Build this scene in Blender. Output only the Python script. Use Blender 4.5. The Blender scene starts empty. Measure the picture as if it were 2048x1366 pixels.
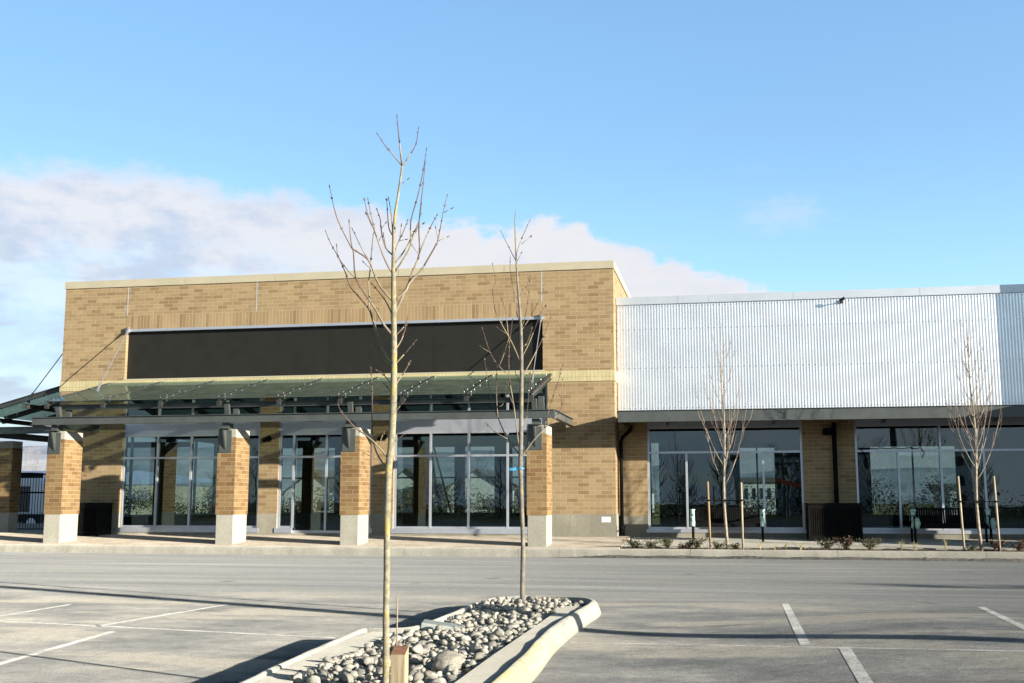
import bpy, math, random
from mathutils import Vector, Matrix, noise as mnoise
random.seed(7)
R = math.radians
scene = bpy.context.scene
col = scene.collection

# ------------------------------------------------------------------ camera
FPX, HZ, YAW, EYE = 2260.0, 1005.0, R(10.8), 1.25        # focal length in px of a 2048 px wide frame
PITCH = math.atan((HZ - 683) / FPX)
cam = bpy.data.cameras.new('camera'); camo = bpy.data.objects.new('camera', cam); col.objects.link(camo)
cam.sensor_width = 36; cam.lens = 36 * FPX / 2048; cam.clip_start = .1; cam.clip_end = 5000
camo.location = (0, 0, EYE); camo.rotation_euler = (R(90) + PITCH, 0, YAW)
scene.camera = camo
_cy, _sy, _cp, _sp = math.cos(YAW), math.sin(YAW), math.cos(PITCH), math.sin(PITCH)
_F = Vector((-_sy * _cp, _cy * _cp, _sp)); _R = Vector((_cy, _sy, 0)); _U = _R.cross(_F); _C = Vector((0, 0, EYE))
def ray(x, y): return _F + _R * ((x - 1024) / FPX) - _U * ((y - 683) / FPX)
def atY(x, y, Y): d = ray(x, y); return _C + d * (Y / d.y)
def atZ(x, y, Z): d = ray(x, y); return _C + d * ((Z - EYE) / d.z)

# ------------------------------------------------------------------ light
SUN_AZ, SUN_EL = R(24), R(11.3)                 # shadows run 24 degrees into the wall, sun low at the right
SKY, SUNP, EXPO = 0.055, 5.0, 1.2
sd = Vector((-math.cos(SUN_AZ) * math.cos(SUN_EL), math.sin(SUN_AZ) * math.cos(SUN_EL), -math.sin(SUN_EL)))
sl = bpy.data.lights.new('sun', 'SUN'); so = bpy.data.objects.new('sun', sl); col.objects.link(so)
sl.energy = SUNP; sl.angle = R(.5); sl.color = (1, .92, .79); so.rotation_euler = sd.to_track_quat('-Z', 'Y').to_euler()
so.location = (40, -20, 30)
vs = scene.view_settings
vs.view_transform = 'Standard'; vs.look = 'None'; vs.exposure = EXPO; vs.gamma = 1

class NT:
    def __init__(s, tree): s.t = tree; s.n = tree.nodes; s.l = tree.links
    def new(s, typ, **kw):
        n = s.n.new(typ)
        for k, v in kw.items(): setattr(n, k, v)
        return n
    def put(s, sock, v):
        if isinstance(v, bpy.types.NodeSocket): s.l.new(v, sock)
        elif v is not None:
            if isinstance(v, (tuple, list)) and len(v) == 3 and sock.type == 'RGBA': v = (*v, 1)
            sock.default_value = v
    def math(s, op, a, b=None, c=None, clamp=False):
        n = s.new('ShaderNodeMath', operation=op, use_clamp=clamp)
        for i, v in enumerate((a, b, c)):
            if v is not None: s.put(n.inputs[i], v)
        return n.outputs[0]
    def mix(s, f, a, b, blend='MIX'):
        n = s.new('ShaderNodeMix', data_type='RGBA', blend_type=blend)
        s.put(n.inputs[0], f); s.put(n.inputs[6], a); s.put(n.inputs[7], b); return n.outputs[2]
    def noise(s, vec, scale, detail=4, rough=.55, w=None, typ='FBM'):
        n = s.new('ShaderNodeTexNoise'); s.put(n.inputs['Scale'], scale); n.inputs['Detail'].default_value = detail
        n.inputs['Roughness'].default_value = rough
        if vec is not None: s.put(n.inputs['Vector'], vec)
        return n.outputs['Fac']
    def mapv(s, vec, scale=(1, 1, 1), loc=(0, 0, 0), rot=(0, 0, 0)):
        n = s.new('ShaderNodeMapping'); s.put(n.inputs[0], vec)
        n.inputs[1].default_value = loc; n.inputs[2].default_value = rot; n.inputs[3].default_value = scale; return n.outputs[0]
    def ramp(s, f, stops, interp='LINEAR'):
        n = s.new('ShaderNodeValToRGB'); s.put(n.inputs[0], f); cr = n.color_ramp; cr.interpolation = interp
        while len(cr.elements) < len(stops): cr.elements.new(.5)
        for e, (p, c) in zip(cr.elements, stops):
            e.position = p; e.color = (*c, 1) if isinstance(c, (tuple, list)) else (c, c, c, 1)
        return n.outputs[0]
    def rng(s, v, a, b, c=0, d=1, smooth=True):
        n = s.new('ShaderNodeMapRange', interpolation_type='SMOOTHSTEP' if smooth else 'LINEAR'); s.put(n.inputs[0], v)
        for i, q in enumerate((a, b, c, d)): s.put(n.inputs[i + 1], q)
        return n.outputs[0]

# ------------------------------------------------------------------ sky
w = bpy.data.worlds.new('World'); scene.world = w; w.use_nodes = True
T = NT(w.node_tree); bg = T.n['Background']
skyt = T.new('ShaderNodeTexSky', sky_type='NISHITA'); skyt.sun_disc = False
skyt.sun_elevation = SUN_EL; skyt.sun_rotation = R(114); skyt.altitude = 50; skyt.air_density = 1.0; skyt.dust_density = .6; skyt.ozone_density = 1.2
tc = T.new('ShaderNodeTexCoord'); dv = tc.outputs['Generated']
sep = T.new('ShaderNodeSeparateXYZ'); T.put(sep.inputs[0], dv)
dx, dy, dz = sep.outputs
az = T.math('ARCTAN2', dx, dy); el = T.math('ARCSINE', dz)
skyc = T.mix(1, skyt.outputs[0], (1.45, 1.75, 2.04), 'MULTIPLY')
# sky dimmed towards the zenith and behind the view to hold back fill light
front = T.rng(dy, -.15, .45)
dome = T.math('ADD', T.math('MULTIPLY', front, T.rng(el, .50, .74, 1, .16)), T.math('MULTIPLY', T.math('SUBTRACT', 1, front), T.rng(el, .20, .50, .95, .16)))
skyc = T.mix(1, skyc, T.math('MULTIPLY', T.rng(az, -.75, .35, 1, 1.40, smooth=False), T.rng(el, .28, .46, 1, 1.10)), 'MULTIPLY')
SKYMUL = skyc
# cumulus bank: top edge as a function of compass direction
def azel(x, y):
    d = ray(x, y).normalized(); return math.atan2(d.x, d.y), math.asin(d.z)
A0, A1, E1 = -1.2, .6, .5
pts = [(-600, 360), (-150, 300), (0, 318), (200, 330), (380, 355), (520, 390), (690, 425), (860, 458), (930, 462), (1010, 478), (1080, 455), (1150, 462), (1240, 500), (1300, 530), (1400, 548), (1480, 572), (1560, 592), (1700, 660)]
stops = [(0, .14 / E1)]
for q in pts:
    a, e = azel(*q); stops.append(((a - A0) / (A1 - A0), e / E1))
stops += [(.93, .06 / E1), (1, .10 / E1)]
topn = T.math('MULTIPLY', T.ramp(T.rng(az, A0, A1, smooth=False), stops), E1)
cv = T.new('ShaderNodeCombineXYZ'); T.put(cv.inputs[0], az); T.put(cv.inputs[1], T.math('MULTIPLY', el, 1.5)); cv = cv.outputs[0]
n1 = T.noise(cv, 17, 7, .56); n2 = T.noise(T.mapv(cv, (.62, 1.35, 1), (3, 1, 0)), 15, 6, .55); n3 = T.noise(T.mapv(cv, (1, 1, 1), (7, 5, 0)), 60, 4, .6)
edge = T.math('ADD', T.math('SUBTRACT', topn, el), T.math('MULTIPLY', T.math('SUBTRACT', n1, .5), .05))
edge = T.math('ADD', edge, T.math('MULTIPLY', T.math('SUBTRACT', n3, .5), .022))
edge = T.math('ADD', edge, .010)
leftness = T.rng(az, -.25, -.5)
soft = T.math('ADD', .012, T.math('MULTIPLY', leftness, .018))
mask = T.rng(edge, 0, soft)
gaps = T.rng(n2, .42, .58)                                      # broken, streaky cloud toward the left
lowgap = T.math('MULTIPLY', leftness, T.rng(el, .235, .19))
mask = T.math('MULTIPLY', mask, T.math('SUBTRACT', 1, T.math('MULTIPLY', lowgap, T.math('MULTIPLY', T.math('SUBTRACT', 1, gaps), .34))))
mask = T.math('MULTIPLY', mask, T.math('SUBTRACT', 1, T.math('MULTIPLY', leftness, .06)))
wis = T.math('MULTIPLY', T.rng(T.noise(T.mapv(cv, (1, 2, 1), (2, 9, 0)), 13, 5, .6), .56, .75), T.math('MULTIPLY', T.rng(el, .33, .22), .10))
wa, we = azel(1566, 430)
wd = T.math('SQRT', T.math('ADD', T.math('POWER', T.math('MULTIPLY', T.math('SUBTRACT', az, wa), 1 / .036), 2), T.math('POWER', T.math('MULTIPLY', T.math('SUBTRACT', el, we), 1 / .014), 2)))
wis = T.math('MAXIMUM', wis, T.math('MULTIPLY', T.rng(T.math('ADD', wd, T.math('MULTIPLY', T.math('SUBTRACT', n3, .5), 2.2)), 1.5, .1), .26))
mask = T.math('MAXIMUM', mask, wis)
# billow shading: sunlit heads, lavender grey below
shade = T.rng(T.math('ADD', T.math('ADD', T.math('MULTIPLY', T.math('SUBTRACT', n2, .5), 1.7), T.math('ADD', T.math('MULTIPLY', T.math('SUBTRACT', n1, .5), 1.5), T.math('MULTIPLY', T.math('SUBTRACT', n3, .5), .5))), T.math('MULTIPLY', edge, 3.4)), -.05, .62)
shade = T.math('MULTIPLY', shade, T.math('ADD', .22, T.math('MULTIPLY', leftness, .60)))
K = 1 / (SKY * 2 ** EXPO)
cl_hi = (.85 * K, .86 * K, .91 * K); cl_lo = (.53 * K, .64 * K, .83 * K)
ccol = T.mix(shade, cl_hi, cl_lo)
final = T.mix(1, T.mix(mask, skyc, ccol), dome, 'MULTIPLY')
T.put(bg.inputs[0], final); bg.inputs[1].default_value = SKY

# ------------------------------------------------------------------ mesh helpers
class MB:
    def __init__(s): s.v = []; s.f = []; s.m = []
    def add(s, vs, fs, mi=0):
        b = len(s.v); s.v += [tuple(q) for q in vs]; s.f += [tuple(b + i for i in q) for q in fs]; s.m += [mi] * len(fs); return s
    def box(s, x0, x1, y0, y1, z0, z1, mi=0, M=None):
        p = [Vector((x, y, z)) for z in (z0, z1) for y in (y0, y1) for x in (x0, x1)]
        if M is not None: p = [M @ q for q in p]
        return s.add(p, [(0, 2, 3, 1), (4, 5, 7, 6), (0, 1, 5, 4), (2, 6, 7, 3), (0, 4, 6, 2), (1, 3, 7, 5)], mi)
    def bar(s, a, b, wid, hei, mi=0, up=(0, 0, 1)):
        a = Vector(a); b = Vector(b); d = (b - a); L = d.length; d.normalize(); u = Vector(up)
        sx = d.cross(u).normalized(); u = sx.cross(d).normalized()
        M = Matrix((sx, d, u)).transposed().to_4x4(); M.translation = a
        return s.box(-wid / 2, wid / 2, 0, L, -hei / 2, hei / 2, mi, M)
    def tube(s, pts, rad, n=8, mi=0, cap=True):
        pts = [Vector(p) for p in pts]; m = len(pts)
        if not isinstance(rad, (list, tuple)): rad = [rad] * m
        vs = []; pu = None
        for i, p in enumerate(pts):
            d = (pts[min(i + 1, m - 1)] - pts[max(i - 1, 0)]).normalized()
            u = Vector((1, 0, 0)) if abs(d.x) < .8 else Vector((0, 1, 0))
            if pu is not None: u = pu
            a = d.cross(u).normalized(); b = a.cross(d).normalized(); pu = b
            for k in range(n):
                t = 2 * math.pi * k / n; vs.append(p + (a * math.cos(t) + b * math.sin(t)) * rad[i])
        fs = [(i * n + k, i * n + (k + 1) % n, (i + 1) * n + (k + 1) % n, (i + 1) * n + k) for i in range(m - 1) for k in range(n)]
        if cap: fs += [tuple(range(n))[::-1], tuple((m - 1) * n + k for k in range(n))]
        return s.add(vs, fs, mi)
    def prism(s, poly, axis, a, b, mi=0):
        # poly: 2D points; axis 'x': (y,z), 'y': (x,z), 'z': (x,y)
        def P(u, v, t): return {'x': (t, u, v), 'y': (u, t, v), 'z': (u, v, t)}[axis]
        n = len(poly); vs = [P(u, v, a) for u, v in poly] + [P(u, v, b) for u, v in poly]
        fs = [(i, (i + 1) % n, n + (i + 1) % n, n + i) for i in range(n)] + [tuple(range(n))[::-1], tuple(n + i for i in range(n))]
        return s.add(vs, fs, mi)
    def cells(s, us, zs, solid, a, b, axis='y', mi=0):
        # a wall slab between planes a..b with openings; only outside faces are made
        nu, nz = len(us) - 1, len(zs) - 1
        S = [[bool(solid((us[i] + us[i + 1]) / 2, (zs[j] + zs[j + 1]) / 2)) for j in range(nz)] for i in range(nu)]
        g = lambda i, j: 0 <= i < nu and 0 <= j < nz and S[i][j]
        def P(u, t, z): return (u, t, z) if axis == 'y' else (t, u, z)
        def q(*p): s.add(p, [(0, 1, 2, 3)], mi)
        for i in range(nu):
            for j in range(nz):
                if not S[i][j]: continue
                u0, u1, z0, z1 = us[i], us[i + 1], zs[j], zs[j + 1]
                q(P(u0, a, z0), P(u1, a, z0), P(u1, a, z1), P(u0, a, z1)); q(P(u1, b, z0), P(u0, b, z0), P(u0, b, z1), P(u1, b, z1))
                if not g(i - 1, j): q(P(u0, b, z0), P(u0, a, z0), P(u0, a, z1), P(u0, b, z1))
                if not g(i + 1, j): q(P(u1, a, z0), P(u1, b, z0), P(u1, b, z1), P(u1, a, z1))
                if not g(i, j - 1): q(P(u0, b, z0), P(u1, b, z0), P(u1, a, z0), P(u0, a, z0))
                if not g(i, j + 1): q(P(u0, a, z1), P(u1, a, z1), P(u1, b, z1), P(u0, b, z1))
        return s
    def build(s, name, mats, parent=None, smooth=False, bevel=0, origin=None):
        me = bpy.data.meshes.new(name); o = bpy.data.objects.new(name, me); col.objects.link(o)
        v = s.v
        if parent is not None:
            pl = Vector(WL.get(parent.name, (0, 0, 0))); v = [(x - pl.x, y - pl.y, z - pl.z) for x, y, z in v]; o.parent = parent; WL[o.name] = pl
        elif origin is not None:
            ox, oy, oz = origin; v = [(x - ox, y - oy, z - oz) for x, y, z in v]; o.location = origin; WL[o.name] = Vector(origin)
        me.from_pydata(v, [], s.f); me.update()
        mats = mats if isinstance(mats, (list, tuple)) else [mats]
        for m in mats: me.materials.append(m)
        if len(mats) > 1: me.polygons.foreach_set('material_index', s.m)
        if smooth: me.polygons.foreach_set('use_smooth', [True] * len(s.f))
        if bevel:
            b = o.modifiers.new('b', 'BEVEL'); b.width = bevel; b.segments = 2; b.limit_method = 'ANGLE'; b.angle_limit = R(40)
        return o
WL = {}
def thing(name, label, cat, loc=(0, 0, 0), group=None):
    o = bpy.data.objects.new(name, None); col.objects.link(o); o.location = loc; WL[o.name] = Vector(loc); o.empty_display_size = .2
    return tag(o, label, cat, group)
def tag(o, label=None, cat=None, group=None, kind=None):
    if label: o['label'] = label
    if cat: o['category'] = cat
    if group: o['group'] = group
    if kind: o['kind'] = kind
    return o
def struct(o): o['kind'] = 'structure'; return o
def copy_tree(o, parent=None):
    c = o.copy(); col.objects.link(c)
    if parent is not None: c.parent = parent
    for ch in list(o.children): copy_tree(ch, c)
    return c

# ------------------------------------------------------------------ materials
def base_mat(name):
    m = bpy.data.materials.new(name); m.use_nodes = True; t = NT(m.node_tree); p = t.n['Principled BSDF']
    g = t.new('ShaderNodeNewGeometry'); return m, t, p, g
def plain(name, c, rough=.6, metal=0, var=.15, scale=6, bump=0, bscale=60, spec=.5, vec='pos', stretch=(1, 1, 1), c2=None):
    m, t, p, g = base_mat(name)
    v = g.outputs['Position']
    if vec == 'obj': v = t.new('ShaderNodeTexCoord').outputs['Object']
    v = t.mapv(v, stretch)
    n = t.noise(v, scale, 5, .6)
    if c2 is None: c2 = tuple(min(1, q * (1 + var)) for q in c); c1 = tuple(q * (1 - var) for q in c)
    else: c1 = c
    t.put(p.inputs['Base Color'], t.mix(t.rng(n, .3, .7), c1, c2))
    p.inputs['Roughness'].default_value = rough; p.inputs['Metallic'].default_value = metal
    p.inputs['Specular IOR Level'].default_value = spec
    if bump:
        b = t.new('ShaderNodeBump'); b.inputs['Strength'].default_value = bump; b.inputs['Distance'].default_value = .01
        t.put(b.inputs['Height'], t.noise(v, bscale, 4, .6)); t.put(p.inputs['Normal'], b.outputs[0])
    return m
def brick_mat(name, ramp, mortar, bw=.3048, rh=.1016, swap=False, msize=.005, off=.5):
    m, t, p, g = base_mat(name)
    ps = t.new('ShaderNodeSeparateXYZ'); t.put(ps.inputs[0], g.outputs['Position'])
    ns = t.new('ShaderNodeSeparateXYZ'); t.put(ns.inputs[0], g.outputs['True Normal'])
    side = t.math('GREATER_THAN', t.math('ABSOLUTE', ns.outputs[0]), .6)
    u = t.math('ADD', t.math('MULTIPLY', ps.outputs[0], t.math('SUBTRACT', 1, side)), t.math('MULTIPLY', t.math('ADD', ps.outputs[1], .13), side))
    vv = t.math('ADD', ps.outputs[2], -.95 + 10 * .1016 * 10)
    c = t.new('ShaderNodeCombineXYZ'); a, b = (vv, u) if swap else (u, vv)
    t.put(c.inputs[0], t.math('ADD', a, 60)); t.put(c.inputs[1], t.math('ADD', b, 30.48))
    br = t.new('ShaderNodeTexBrick'); t.put(br.inputs['Vector'], c.outputs[0]); br.offset = off
    for k, q in (('Color1', (0, 0, 0, 1)), ('Color2', (1, 1, 1, 1)), ('Mortar', (.5, .5, .5, 1)), ('Scale', 1), ('Mortar Size', msize), ('Mortar Smooth', .15), ('Bias', 0), ('Brick Width', bw), ('Row Height', rh)): br.inputs[k].default_value = q
    fac = br.outputs['Fac']; rnd = br.outputs['Color']
    bc = t.ramp(rnd, ramp)
    pv = g.outputs['Position']
    blot = t.noise(pv, 1.1, 4, .6); grain = t.noise(pv, 55, 3, .7)
    bc = t.mix(1, bc, t.ramp(blot, [(.25, (.86, .85, .84)), (.75, (1.10, 1.08, 1.06))]), 'MULTIPLY')
    bc = t.mix(1, bc, t.ramp(grain, [(.25, .82), (.75, 1.15)]), 'MULTIPLY')
    eff = t.math('MULTIPLY', t.rng(t.noise(t.mapv(pv, (1, 1, .6), (4, 0, 2)), 1.7, 6, .7), .60, .8), .35)     # lime bloom
    bc = t.mix(eff, bc, (.40, .37, .31))
    cc = t.mix(fac, bc, mortar)
    t.put(p.inputs['Base Color'], cc); p.inputs['Roughness'].default_value = .88; p.inputs['Specular IOR Level'].default_value = .25
    h = t.math('ADD', t.math('MULTIPLY', t.math('SUBTRACT', 1, fac), 1), t.math('MULTIPLY', grain, .25))
    bp = t.new('ShaderNodeBump'); bp.inputs['Strength'].default_value = .6; bp.inputs['Distance'].default_value = .004
    t.put(bp.inputs['Height'], h); t.put(p.inputs['Normal'], bp.outputs[0])
    return m
TAN = [(0, (.235, .16, .084)), (.12, (.26, .182, .095)), (.3, (.295, .211, .115)), (.65, (.320, .231, .127)), (1, (.345, .258, .145))]
M = {}
M['brick'] = brick_mat('tan_brick', TAN, (.42, .37, .26))
M['soldier'] = brick_mat('soldier_brick', TAN, (.42, .37, .26), bw=.41, rh=.1016, swap=True, off=0)
M['yellow'] = brick_mat('yellow_brick', [(0, (.47, .415, .235)), (1, (.52, .465, .275))], (.24, .20, .11), bw=.62, rh=.1016, swap=True, msize=.004, off=0)
M['pbrick'] = brick_mat('pillar_brick', [(0, (.19, .105, .045)), (.4, (.235, .145, .062)), (1, (.28, .195, .09))], (.36, .31, .22))
def concrete(name, c, stain=.3, rough=.85):
    m, t, p, g = base_mat(name); v = g.outputs['Position']
    n = t.noise(t.mapv(v, (1, 1, .5)), 1.6, 6, .65); f = t.noise(v, 22, 5, .65)
    drip = t.noise(t.mapv(v, (5, 5, .35)), 1.3, 4, .6)
    cc = t.mix(t.rng(n, .35, .72), tuple(q * (1 - stain) for q in c), c)
    cc = t.mix(t.math('MULTIPLY', t.rng(drip, .58, .78), .35), cc, tuple(q * .55 for q in c))
    cc = t.mix(1, cc, t.ramp(f, [(.3, .86), (.7, 1.1)]), 'MULTIPLY')
    pit = t.new('ShaderNodeTexVoronoi'); t.put(pit.inputs['Vector'], v); pit.inputs['Scale'].default_value = 5.5
    cc = t.mix(t.rng(pit.outputs['Distance'], .07, .03), cc, tuple(q * .35 for q in c))
    t.put(p.inputs['Base Color'], cc); p.inputs['Roughness'].default_value = rough; p.inputs['Specular IOR Level'].default_value = .3; p.inputs['Diffuse Roughness'].default_value = 1
    b = t.new('ShaderNodeBump'); b.inputs['Strength'].default_value = .35; b.inputs['Distance'].default_value = .006
    t.put(b.inputs['Height'], f); t.put(p.inputs['Normal'], b.outputs[0]); return m
M['conc'] = concrete('concrete', (.37, .35, .28))
M['pconc'] = concrete('pale_concrete', (.40, .385, .325), .15)
M['kerb'] = concrete('kerb_concrete', (.42, .405, .35), .25)
M['walk'] = concrete('walk_concrete', (.40, .385, .335), .18)
M['coping'] = plain('coping_metal', (.43, .39, .28), .5, .0, .05, 2)
M['steel'] = plain('painted_steel', (.078, .088, .084), .42, .15, .12, 3)
M['dsteel'] = plain('dark_steel', (.045, .05, .05), .45, .2, .12, 4)
M['black'] = plain('black_coat', (.006, .006, .006), .8, .0, .3, 8, spec=.12)
M['sign'] = plain('sign_board', (.0165, .016, .013), .5, 0, .12, 3, spec=.3)
M['alum'] = plain('aluminium_frame', (.55, .57, .62), .38, .6, .05, 4)
M['spandrel'] = plain('spandrel_metal', (.50, .53, .60), .4, .6, .04, 1)
M['flash'] = plain('grey_flashing', (.62, .66, .70), .42, .55, .05, 1.5)
M['rod'] = plain('galvanised_rod', (.30, .31, .32), .4, .5, .1, 5)
M['chrome'] = plain('stainless_bolt', (.75, .75, .73), .25, .9, .05, 5)
M['screw'] = plain('screw_head', (.22, .23, .25), .5, .5, .1, 5)
M['corr'] = plain('corrugated_metal', (.72, .735, .755), .32, .66, .06, 1.6)
M['roof'] = plain('roof_membrane', (.3, .3, .3), .8)
M['inner'] = plain('inner_wall', (.16, .165, .16), .9, 0, .15, 1)
M['ifloor'] = plain('inner_floor', (.12, .12, .11), .7, 0, .3, .7)
M['wood'] = plain('weathered_wood', (.40, .32, .20), .8, 0, .3, 3, .5, 40, stretch=(14, 14, .8))
M['woodtop'] = plain('cut_wood_top', (.26, .125, .075), .8, 0, .25, 9, .4, 60, stretch=(2, 12, 2))
M['stake'] = plain('stake_wood', (.36, .31, .22), .8, 0, .25, 3, stretch=(20, 20, 1))
M['stake2'] = plain('warm_stake_wood', (.32, .22, .11), .8, 0, .25, 3, stretch=(20, 20, 1))
M['bag'] = plain('turquoise_wrap', (.16, .46, .42), .45, 0, .3, 14, .9, 22, c2=(.62, .72, .62))
M['soil'] = plain('soil', (.05, .036, .024), .95, 0, .5, 30, 1, 50, c2=(.16, .11, .06))
M['mulch'] = plain('bark_mulch', (.035, .018, .011), .95, 0, .5, 40, 1, 45, c2=(.13, .06, .035))
M['ribbon'] = plain('blue_ribbon', (.05, .28, .48), .5)
M['lid'] = plain('plastic_lid', (.32, .36, .33), .6)
M['white'] = plain('white_siding', (.72, .72, .70), .6, 0, .05, 1)
M['rvwhite'] = plain('motorhome_white', (.85, .86, .88), .4, 0, .05, 1)
M['blue'] = plain('blue_roof', (.20, .26, .40), .6, 0, .1, 1)
M['rubber'] = plain('rubber', (.02, .02, .02), .8)
M['orange'] = plain('orange_paint', (.75, .12, .03), .4)
M['yellowp'] = plain('yellow_paint', (.7, .5, .05), .4)
M['shingle'] = plain('roof_shingle', (.12, .11, .10), .9)
M['darkglass'] = plain('dark_pane', (.02, .022, .025), .1)
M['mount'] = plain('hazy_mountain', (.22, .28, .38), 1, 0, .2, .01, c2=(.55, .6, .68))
M['paint'] = None
def bark(name, base, lichen, amt, sc=14):
    m, t, p, g = base_mat(name); v = g.outputs['Position']
    n = t.noise(v, sc, 5, .65); l = t.noise(t.mapv(v, (1, 1, .6), (3, 1, 2)), sc * .5, 5, .7)
    c = t.mix(t.rng(n, .35, .7), tuple(q * .55 for q in base), base)
    c = t.mix(t.math('MULTIPLY', t.rng(l, .5, .62), amt), c, lichen)
    lent = t.noise(t.mapv(v, (6, 6, 60), (0, 0, 0)), 1, 3, .7)
    c = t.mix(t.math('MULTIPLY', t.rng(lent, .6, .75), .5), c, tuple(q * .45 for q in base))
    t.put(p.inputs['Base Color'], c); p.inputs['Roughness'].default_value = .85; p.inputs['Specular IOR Level'].default_value = .2
    b = t.new('ShaderNodeBump'); b.inputs['Strength'].default_value = .7; b.inputs['Distance'].default_value = .004
    t.put(b.inputs['Height'], t.noise(v, sc * 6, 4, .6)); t.put(p.inputs['Normal'], b.outputs[0]); return m
M['bark1'] = bark('lichen_bark', (.34, .31, .22), (.40, .32, .085), .72, 26)
M['bark2'] = bark('grey_bark', (.25, .225, .19), (.34, .28, .10), .5)
M['twig'] = bark('dark_twig', (.17, .115, .095), (.28, .22, .13), .4, 8)
M['limb'] = bark('pale_limb', (.33, .28, .21), (.36, .28, .10), .5, 8)
M['bark3'] = bark('pale_bark', (.42, .37, .29), (.32, .25, .16), .3)
M['rtwig'] = bark('reddish_twig', (.42, .31, .24), (.50, .42, .33), .6, 6)
M['dbark'] = plain('distant_bark', (.06, .05, .045), .9)
def leafm(name, a, b):
    m, t, p, g = base_mat(name); t.put(p.inputs['Base Color'], t.mix(t.rng(t.noise(g.outputs['Position'], 25, 2), .35, .65), a, b)); p.inputs['Roughness'].default_value = .5; return m
M['leaf'] = leafm('shrub_leaf', (.035, .05, .02), (.12, .045, .03))
M['leaf2'] = leafm('olive_shrub_leaf', (.05, .065, .025), (.12, .11, .05))
M['grass'] = leafm('dry_grass', (.28, .25, .10), (.42, .36, .18))
M['hedge'] = leafm('hedge_leaf', (.09, .085, .045), (.34, .29, .18))
M['dtree'] = leafm('dark_tree', (.025, .026, .022), (.05, .046, .036))
def glass(name, tint, refl, rough=.0, wav=.0, rc=(.70, .90, 1), top=1):
    m = bpy.data.materials.new(name); m.use_nodes = True; t = NT(m.node_tree); t.n.remove(t.n['Principled BSDF'])
    out = t.n['Material Output']; tr = t.new('ShaderNodeBsdfTransparent'); t.put(tr.inputs[0], tint)
    gl = t.new('ShaderNodeBsdfGlossy'); gl.inputs['Roughness'].default_value = rough; t.put(gl.inputs[0], rc)
    fr = t.new('ShaderNodeLayerWeight'); fr.inputs['Blend'].default_value = .25
    fac = t.rng(fr.outputs['Fresnel'], 0, 1, refl, top, smooth=False)
    if wav:
        b = t.new('ShaderNodeBump'); b.inputs['Strength'].default_value = wav; b.inputs['Distance'].default_value = .02
        g = t.new('ShaderNodeNewGeometry'); t.put(b.inputs['Height'], t.noise(g.outputs['Position'], 1.3, 2, .4)); t.put(gl.inputs['Normal'], b.outputs[0])
    mx = t.new('ShaderNodeMixShader'); t.put(mx.inputs[0], fac); t.put(mx.inputs[1], tr.outputs[0]); t.put(mx.inputs[2], gl.outputs[0]); t.put(out.inputs[0], mx.outputs[0]); return m
M['glass'] = glass('window_glass', (.43, .51, .50), .07, 0, .05)
M['cglass'] = glass('canopy_glass', (.70, .785, .715), .03, 0, top=.5)
t = NT(M['cglass'].node_tree); mx = t.n['Mix Shader']; df = t.new('ShaderNodeBsdfDiffuse'); g = t.new('ShaderNodeNewGeometry')
t.put(df.inputs[0], (.33, .37, .30)); m2 = t.new('ShaderNodeMixShader'); t.put(m2.inputs[0], t.rng(t.noise(g.outputs['Position'], 2.2, 5, .65), .3, .75, .12, .23)); t.put(m2.inputs[1], mx.outputs[0]); t.put(m2.inputs[2], df.outputs[0]); t.put(t.n['Material Output'].inputs[0], m2.outputs[0])
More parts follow.
